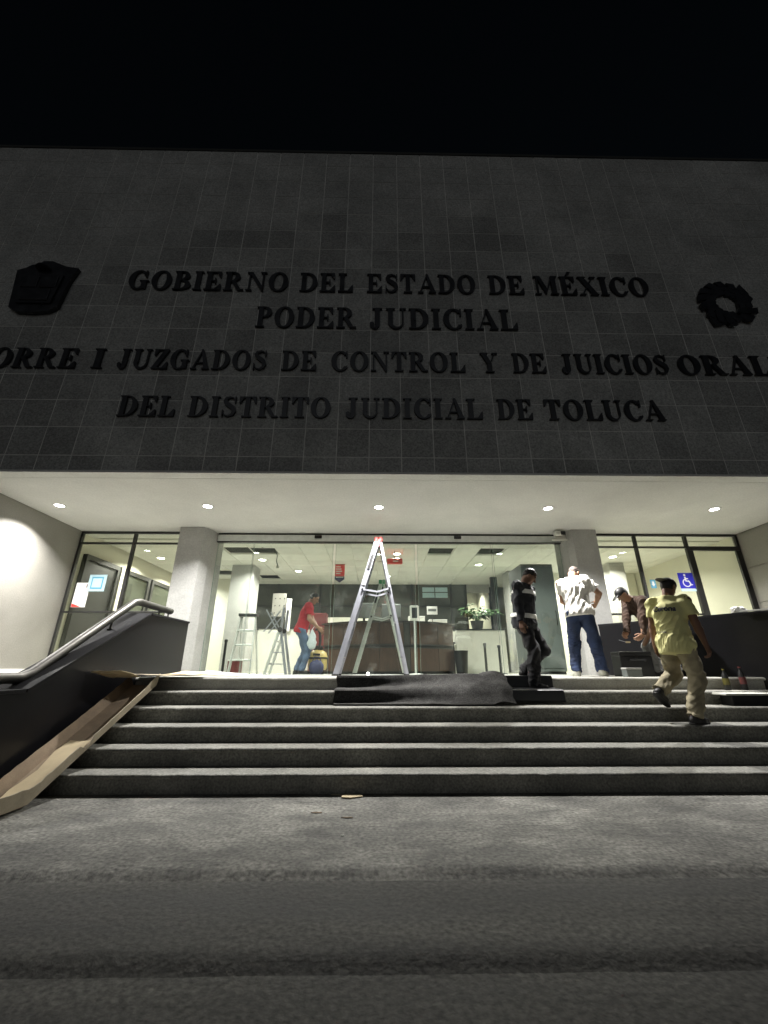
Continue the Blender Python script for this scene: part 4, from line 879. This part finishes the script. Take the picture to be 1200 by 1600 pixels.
def person(label, loc, yaw, S=1.72, pz=.92, lean=5, side=0, twist=0, head=(0, 10), feet=None, hands=None, top='shirt_white', sleeve='short', hem=-.06, trousers='jeans', shoes='shoe_black',
           skin='skin', hair='short', cap=None, capback=False, collar=None, strips=None, loose=1.0, held=None, hemcut=.0, baggy=1.0, hairm='hair'):
    """loc: point on the floor under the pelvis (world). feet/hands are (right, left): offsets (right, forward, up) from loc in body axes."""
    T = thing('person', label, 'person', loc, 0, 'workers at the entrance')
    s = S/1.75; a = R(yaw); F_ = V3(math.cos(a), math.sin(a), 0); Rt = V3(math.sin(a), -math.cos(a), 0); Up = V3(0, 0, 1)
    w = lambda o: Rt*o[0]+F_*o[1]+Up*o[2]
    sp = unit(Up*math.cos(R(lean))+F_*math.sin(R(lean))+Rt*math.tan(R(side)))
    fr = unit(F_-sp*(F_@sp)); rt = np.cross(fr, sp)
    tw = R(twist); srt = rt*math.cos(tw)+fr*math.sin(tw); sfr = fr*math.cos(tw)-rt*math.sin(tw)
    Pv = V3(0, 0, pz)*s
    hipR, hipL = Pv+Rt*.092*s-Up*.02, Pv-Rt*.092*s-Up*.02
    N_ = Pv+sp*.53*s+F_*.0; sh = [Pv+sp*.485*s+srt*.185*s, Pv+sp*.485*s-srt*.185*s]
    hy, hp = R(head[0]), R(head[1]); f0 = F_*math.cos(hy)+Rt*math.sin(hy); hf = unit(f0*math.cos(hp)-Up*math.sin(hp)); hr = unit(np.cross(hf, Up)); hu = np.cross(hr, hf)
    neck_top = N_+unit(sp*.7+hu*.5)*.075*s; Hc = neck_top+hu*.085*s+hf*.025*s
    MH = np.stack([hr, hf, hu]); MT = np.stack([rt, fr, sp]); MS = np.stack([srt, sfr, sp])
    feet = feet or (((.11, 0, 0), 8, 0), ((-.11, 0, 0), -8, 0)); ank = []; knee = []; ft = []
    for i, (o, ta, lift) in enumerate(feet):
        an = w(o)+Up*.085*s; hp_ = (hipR, hipL)[i]; k_, an = ik(hp_, an, .435*s, .42*s, F_+Rt*(.12 if i == 0 else -.12)); b_ = a-R(ta)
        fd = unit(V3(math.cos(b_), math.sin(b_), 0)*math.cos(R(lift))-Up*math.sin(R(lift))); knee.append(k_); ank.append(an); ft.append(fd)
    hands = hands or (((.26, .05, .75), None, 'in', .4, (0.3, -1, 0)), ((-.26, .05, .75), None, 'in', .4, (-.3, -1, 0))); elb = []; wr = []
    for i, hd in enumerate(hands):
        e_, w_ = ik(sh[i], w(hd[0])*1.0, .29*s, .255*s, w(hd[4])); elb.append(e_); wr.append(w_)
    pts = np.array([*ank, *knee, *elb, *wr, Hc, Pv, *sh]); lo = pts.min(0)-.24; hi = pts.max(0)+.24; lo[2] = max(lo[2], -.32)
    # ---- body, one continuous surface
    f = Field(lo, hi, .0075)
    f.ell(Pv+sp*.0*s, V3(.15, .10, .12)*s, MT, .03); f.ell(Pv+sp*.16*s, V3(.13, .09, .15)*s, MT, .05); f.ell(Pv+sp*.34*s, V3(.15, .10, .17)*s, MS, .06)
    f.cone(sh[0], sh[1], .05*s, .05*s, .05)
    f.cone(N_-sp*.04, neck_top+hu*.02, .062*s, .054*s, .03)
    f.ell(Hc+hu*.02*s, V3(.074, .094, .098)*s, MH, .02); f.ell(Hc-hu*.05*s+hf*.022*s, V3(.056, .066, .068)*s, MH, .03)
    f.cone(Hc+hf*.09*s+hu*.012*s, Hc+hf*.112*s-hu*.022*s, .008*s, .014*s, .012)
    f.ell(Hc-hu*.062*s+hf*.086*s, V3(.024, .009, .009)*s, MH, .008); f.ell(Hc-hu*.096*s+hf*.07*s, V3(.022, .02, .016)*s, MH, .015)
    for q in (-1, 1):
        f.ell(Hc+hr*q*.033*s+hf*.096*s+hu*.012*s, V3(.016, .010, .010)*s, MH, sub=True); f.ell(Hc+hr*q*.033*s+hf*.083*s+hu*.012*s, V3(.014, .012, .011)*s, MH, .004)
        f.ell(Hc+hr*q*.077*s-hu*.005*s-hf*.005*s, V3(.012, .022, .034)*s, MH, .006)
        f.cone(Hc+hr*q*.015*s+hf*.093*s+hu*.032*s, Hc+hr*q*.048*s+hf*.082*s+hu*.032*s, .007*s, .006*s, .01)
    for i in (0, 1):
        q = (1, -1)[i]
        f.cone(sh[i], elb[i], .056*s, .043*s, .03); f.ell(sh[i]-sp*.015*s, V3(.062, .06, .065)*s, MS, .03)
        e1 = elb[i]+(wr[i]-elb[i])*.3; f.cone(elb[i], e1, .043*s, .043*s, .02); f.cone(e1, wr[i], .043*s, .027*s, .02)
        d = unit(wr[i]-elb[i]) if hands[i][1] is None else unit(w(hands[i][1]))
        pn = {'in': -Rt*q, 'down': -Up, 'back': -F_, 'up': Up, 'fwd': F_}[hands[i][2]]; pn = unit(pn-d*(pn@d)); sd = np.cross(d, pn)     # palm normal, across
        th = sd if (sd@F_ if hands[i][2] in ('in',) else (sd@(-Rt*q))) > 0 else -sd; curl = hands[i][3]; Wp = wr[i]; kn = []
        for j in range(4):
            kp = Wp+d*(.088, .092, .088, .08)[j]*s+th*(.030, .010, -.011, -.031)[j]*s+pn*.002; f.cone(Wp+th*(.014, .005, -.006, -.015)[j]*s+d*.01, kp, .0165*s, .0125*s, .012); kn.append(kp)
            pd = d; pp = kp
            for sgm, (ln, rr) in enumerate((((.042, .046, .043, .034)[j], .0094), ((.027, .03, .028, .022)[j], .0086), ((.02, .022, .021, .018)[j], .0078))):
                an_ = curl*(.9, 1.15, .7)[sgm]; pd = unit(pd*math.cos(an_)+pn*math.sin(an_)); pn2 = unit(pn-pd*(pn@pd)) if abs(pn@pd) < .98 else pn; np_ = pp+pd*ln*s; f.cone(pp, np_, rr*s, rr*.93*s, .003); pp = np_
                pn = pn2 if sgm < 2 else pn
            pn = {'in': -Rt*q, 'down': -Up, 'back': -F_, 'up': Up, 'fwd': F_}[hands[i][2]]; pn = unit(pn-d*(pn@d))
        tb_ = Wp+d*.022*s+th*.02*s; t1 = tb_+unit(d*.7+th*.75+pn*.25)*.042*s; t2 = t1+unit(d*.85+th*.3+pn*(.3+curl*.5))*.032*s; t3 = t2+unit(d*.9+pn*(.2+curl*.6))*.024*s
        f.cone(tb_, t1, .015*s, .0115*s, .008); f.cone(t1, t2, .0112*s, .010*s, .004); f.cone(t2, t3, .010*s, .0085*s, .003)
        hp_ = (hipR, hipL)[i]; f.cone(hp_, knee[i], .08*s, .052*s, .03); f.cone(knee[i], knee[i]+(ank[i]-knee[i])*.35, .052*s, .054*s, .02); f.cone(knee[i]+(ank[i]-knee[i])*.35, ank[i], .054*s, .036*s, .02)
        f.cone(ank[i]-Up*.02-ft[i]*.02, ank[i]+ft[i]*.13*s-Up*.045*s, .034*s, .026*s, .015)
    me = f.mesh('body'); me.materials.append(MATS[skin]); me.materials.append(MATS['hair']); b = obj('body', me, None, T)
    cc = np.empty(len(me.polygons)*3, np.float32); me.polygons.foreach_get('center', cc); cc = cc.reshape(-1, 3)-Hc
    lx, ly, lz = cc@hr, cc@hf, cc@hu
    eye = (ly > .07*s) & (np.hypot(np.abs(lx)-.033*s, lz-.012*s) < .0085*s); brow = (ly > .06*s) & (np.abs(lz-.034*s) < .006*s) & (np.abs(np.abs(lx)-.032*s) < .02*s)
    mi = np.zeros(len(me.polygons), np.int32); mi[eye | brow] = 1; me.polygons.foreach_set('material_index', mi)
    # ---- top
    g = Field(lo, hi, .009); o_ = .018*loose
    g.ell(Pv+sp*(-.03)*s, V3(.168+o_, .122+o_, .15)*s, MT, .03); g.ell(Pv+sp*.14*s, V3(.14+o_, .10+o_, .17)*s, MT, .06); g.ell(Pv+sp*.33*s, V3(.158+o_, .112+o_, .19)*s, MS, .07)
    g.cone(Pv+sp*-.1*s, Pv+sp*.1*s, .142*s+o_, .122*s+o_, .04, squash=(fr, .78))
    TD = g.D.copy()
    g.cone(sh[0]-srt*.05, sh[1]+srt*.05, .058*s, .058*s, .07); g.cone(N_-sp*.06, N_+sp*.012*s, .09*s, .072*s, .03, flat=True)
    for i in (0, 1):
        if sleeve == 'short': m_ = sh[i]+(elb[i]-sh[i])*.66; g.ell(sh[i]-sp*.02, V3(.062, .066, .066)*s, MS, .05); g.cone(sh[i]-sp*.01, m_, .064*s, .07*s, .04, flat=True)
        else: g.ell(sh[i]-sp*.01, V3(.068, .07, .07)*s, MS, .05); g.cone(sh[i], elb[i], .067*s, .06*s, .03); g.cone(elb[i], elb[i]+(wr[i]-elb[i])*.97, .06*s, .042*s, .02, flat=True)
    g.wrinkle(.010*loose, 26, int(abs(loc[0]*100))); g.folds(.022, unit(sp+rt*.5), 42, int(abs(loc[0]*50))); g.cut(Pv+sp*hem*s, -sp+fr*hemcut)
    obj('jacket' if sleeve == 'long' else 'shirt', g.mesh('top'), top, T)
    if collar: c = Field(N_-.14, N_+.14, .008); c.cone(N_-sp*.03*s, N_+sp*.03*s, .085*s, .075*s, 0, flat=True); c.cut(N_-sp*.01*s, -sp); obj('collar', c.mesh('collar'), collar, T)
    for zz in strips or ():
        q = Field(lo, hi, .009); q.D = TD.copy(); q.wrinkle(.010*loose, 26, int(abs(loc[0]*100))); q.folds(.022, unit(sp+rt*.5), 42, int(abs(loc[0]*50))); q.D -= .014; q.cut(Pv+sp*(zz+.034)*s, sp); q.cut(Pv+sp*(zz-.034)*s, -sp); obj('reflective_strip', q.mesh('strip'), 'strip', T)
    # ---- trousers
    g = Field(lo, hi, .009); g.ell(Pv, V3(.158, .115, .14)*s, MT, .03)
    for i in (0, 1):
        hp_ = (hipR, hipL)[i]; g.cone(hp_, knee[i], .1*s*baggy**.5, .076*s*baggy, .04); g.cone(knee[i], ank[i]+(ank[i]-knee[i])*.02, .076*s*baggy, .067*s*baggy, .025, flat=True)
    g.wrinkle(.018, 30, int(abs(loc[1]*100))+3); g.folds(.018, unit(rt+sp*.4), 45, int(abs(loc[1]*50))+1); g.cut(Pv+sp*.0*s, sp); obj('trousers', g.mesh('trousers'), trousers, T)
    # ---- shoes
    for i in (0, 1):
        an, fd = ank[i], ft[i]; up = unit(np.cross(np.cross(fd, Up), fd)); sole = an-up*.085*s+up*.0
        g = Field(an-.3, an+.3, .0075); g.cone(an-up*.03*s-fd*.02*s, an+up*.015*s-fd*.005, .045*s, .047*s, .02, flat=True)
        g.cone(an-up*.045*s-fd*.035*s, an-up*.05*s+fd*.09*s, .042*s, .046*s, .03); g.cone(an-up*.05*s+fd*.09*s, an-up*.055*s+fd*.155*s, .046*s, .036*s, .02); g.cut(sole, -up)
        so = obj('shoe', g.mesh('shoe'), shoes, T)
        g = Field(an-.3, an+.3, .0075); g.cone(sole+up*.012-fd*.04*s, sole+up*.012+fd*.09*s, .045*s, .05*s, .02); g.cone(sole+up*.012+fd*.09*s, sole+up*.012+fd*.16*s, .05*s, .038*s, .02); g.cut(sole, -up); g.cut(sole+up*.022, up); obj('sole', g.mesh('sole'), 'shoe_white' if shoes == 'shoe_white' or trousers == 'trousers_black' else 'shoe_black', so)
    # ---- hair / cap
    g = Field(Hc-.22, Hc+.22, .007)
    if cap:
        g.ell(Hc+hu*.036*s, V3(.086, .104, .092)*s, MH, 0); g.cut(Hc+hu*.03*s, -hu-(hf*.12)); g.ell(Hc+hu*.13*s, V3(.01, .01, .006)*s, MH, .006); obj('cap', g.mesh('cap'), cap, T)
        bd = -hf if capback else hf; g = Field(Hc-.3, Hc+.3, .007); g.ell(Hc+hu*.045*s+bd*.125*s, V3(.064, .082, .011)*s, np.stack([hr, unit(bd-hu*.12), np.cross(hr, unit(bd-hu*.12))]), 0)
        obj('brim', g.mesh('brim'), cap, T)
        h = Field(Hc-.2, Hc+.2, .007); h.ell(Hc+hu*.018*s-hf*.012*s, V3(.079, .092, .10)*s, MH, 0); h.cut(Hc-hu*.055*s, -hu); h.cut(Hc+hf*.005*s, hf); h.cut(Hc+hu*.05*s, hu); obj('hair', h.mesh('hair'), 'hair', T)
    else:
        g.ell(Hc+hu*.026*s-hf*.010*s, V3(.081, .098, .102)*s, MH, 0); g.cut(Hc+hu*.012*s+hf*.01, -hu*.55+hf*.72 if hair == 'short' else -hu+hf*.5)
        g.wrinkle(.007, 90, 5); g.cut(Hc-hu*.06*s, -hu); obj('hair', g.mesh('hair'), hairm, T)
    T['wr'] = [list(map(float, x)) for x in wr]
    return dict(T=T, wr=wr, Hc=Hc, Pv=Pv, sp=sp, fr=fr, rt=rt, s=s)

# man in red inside the lobby, side on, bent over the vacuum
person('man in red polo shirt and jeans bending beside the yellow vacuum', (-1.57, 8.80, LZ), 8, 1.70, pz=.91, lean=15, head=(0, 32), top='shirt_red', trousers='jeans_light', shoes='shoe_black', collar='shirt_red', hem=-.10,
       feet=(((.10, .06, 0), 5, 0), ((-.10, -.04, 0), -5, 0)), hands=(((.16, .34, .90), (0, .7, -.6), 'in', .7, (.4, -1, -.4)), ((-.10, .36, .88), (0, .6, -.7), 'in', .7, (-.4, -1, -.4))))
# man with reflective stripes stepping down
vm = person('man in dark jacket with two reflective stripes stepping down beside the mat', (2.15, 6.14, .80), -42, 1.74, pz=.935, lean=5, side=-2, twist=-4, head=(-24, 40), top='jacket_dark', sleeve='long', trousers='trousers_black', shoes='shoe_black',
       skin='skin_dark', hair='long', strips=(.41, .06), hem=-.12, feet=(((.05, .05, 0), -20, 0), ((-.12, -.14, .16), -30, 0)), hands=(((.30, .08, .80), None, 'in', .5, (.5, -1, 0)), ((-.27, .0, .80), None, 'in', .5, (-.5, -1, 0))), loose=2.2, baggy=1.12)
# man in white T-shirt, back to the camera
person('man in white T-shirt and dark jeans with his back turned by the right column', (3.29, 6.78, LZ), 62, 1.84, pz=.945, lean=9, side=-3, twist=-6, head=(22, 50), top='shirt_white', trousers='jeans', shoes='shoe_white', hair='short', hairm='hair_crop',
       hem=-.09, feet=(((.19, -.03, 0), 14, 0), ((-.17, .0, 0), -12, 0)), hands=(((.27, .36, 1.14), (-.2, .8, -.2), 'in', .7, (1, -.5, -.5)), ((-.06, .34, 1.10), (.4, .8, .1), 'in', .7, (-.25, -.1, -1))), loose=2.0, baggy=1.08)
# bending man with cap
person('man in brown jacket and black cap bending down behind the yellow shirt', (4.56, 6.72, LZ), 186, 1.72, pz=.875, lean=56, side=0, head=(6, 42), top='jacket_brown', sleeve='long', trousers='trousers_grey', shoes='shoe_black', cap='black', skin='skin',
       hem=-.10, feet=(((.13, .12, 0), 10, 0), ((-.12, .02, 0), -10, 0)), hands=(((.04, .62, .53), (-.05, .7, -.5), 'in', .9, (.6, -.6, .3)), ((-.16, .50, .50), (.0, .8, -.5), 'in', .7, (-.8, -.4, .3))), loose=2.6, baggy=1.15)
# man in yellow jersey walking up and to the right
yl = person('man in yellow football jersey, khaki trousers and backwards cap walking on the steps', (3.66, 5.22, .48), 28, 1.76, pz=.905, lean=8, side=0, twist=10, head=(6, 20), top='shirt_yellow', trousers='trousers_khaki', shoes='shoe_black', cap='black', capback=True, skin='skin_dark',
       hem=-.16, feet=(((.05, -.06, .0), 10, 0), ((-.22, -.16, .25), 0, 36)), hands=(((.30, .08, .80), (.1, .3, -1), 'in', .6, (.4, -1, 0)), ((-.27, .04, .84), (0, .15, -1), 'in', .5, (-.5, -1, 0))), loose=1.9, baggy=1.15)
# print on the back of the jersey, laid onto the cloth
def print_on(root, child, text, centre, right, up_, nrm, width, m, nm, shear=.25, bold=.02, flat=False):
    cu = bpy.data.curves.new('txt', 'FONT'); cu.body = text; cu.align_x = 'CENTER'; cu.align_y = 'CENTER'; cu.shear = shear; cu.offset = bold; cu.resolution_u = 3
    o = bpy.data.objects.new('txt', cu); COL.objects.link(o); dg = bpy.context.evaluated_depsgraph_get(); me = bpy.data.meshes.new_from_object(o.evaluated_get(dg)); bpy.data.objects.remove(o)
    from mathutils.bvhtree import BVHTree
    ch = [c for c in root.children if c.name.split('.')[0] == child][0]; bv = BVHTree.FromPolygons([v.co.copy() for v in ch.data.vertices], [list(p.vertices) for p in ch.data.polygons])
    b = bmesh.new(); b.from_mesh(me); bmesh.ops.triangulate(b, faces=b.faces[:]); bmesh.ops.subdivide_edges(b, edges=b.edges[:], cuts=2)
    xs_ = [v.co.x for v in b.verts]; k = width/(max(xs_)-min(xs_)); nv = Vector(nrm)
    P0 = {v: Vector(centre)+Vector(right)*v.co.x*k+Vector(up_)*v.co.y*k*1.15 for v in b.verts}; H0 = {v: bv.ray_cast(p+nv*.3, -nv)[0] for v, p in P0.items()}
    dep = [(h-P0[v]).dot(nv) for v, h in H0.items() if h is not None]; far = sorted(dep)[int(len(dep)*.9)]; mean = sum(dep)/len(dep)
    for v in b.verts:
        d = (H0[v]-P0[v]).dot(nv) if H0[v] is not None else mean
        v.co = P0[v]+nv*((far if flat else max(d, mean-.03))+.010)
    ex = bmesh.ops.extrude_face_region(b, geom=b.faces[:]); bmesh.ops.translate(b, verts=[g_ for g_ in ex['geom'] if isinstance(g_, bmesh.types.BMVert)], vec=nv*.002)
    b.to_mesh(me); b.free(); return obj(nm, me, m, ch)
bk = -yl['fr']; rt_ = yl['rt']
print_on(yl['T'], 'shirt', 'Corona', yl['Pv']+yl['sp']*.36*yl['s']+rt_*.01, rt_, yl['sp'], bk, .24, 'navy', 'back_print', .15, .03)
print_on(yl['T'], 'shirt', 'Corona', yl['Pv']+yl['sp']*.08*yl['s']-rt_*.05, rt_, yl['sp'], bk, .11, 'navy', 'lower_print', .1, .01, True)
# things held
t = thing('screwdriver', 'pale screwdriver in the hand of the bending man', 'tool', (3.90, 6.64, LZ+.50), R(187))
MB().tube([(-.05, 0, 0), (.02, 0, 0)], .013, 10).build('grip', 'cardpale', t); MB().tube([(.02, 0, 0), (.13, 0, .03)], .005, 8).build('shaft', 'alu', t)
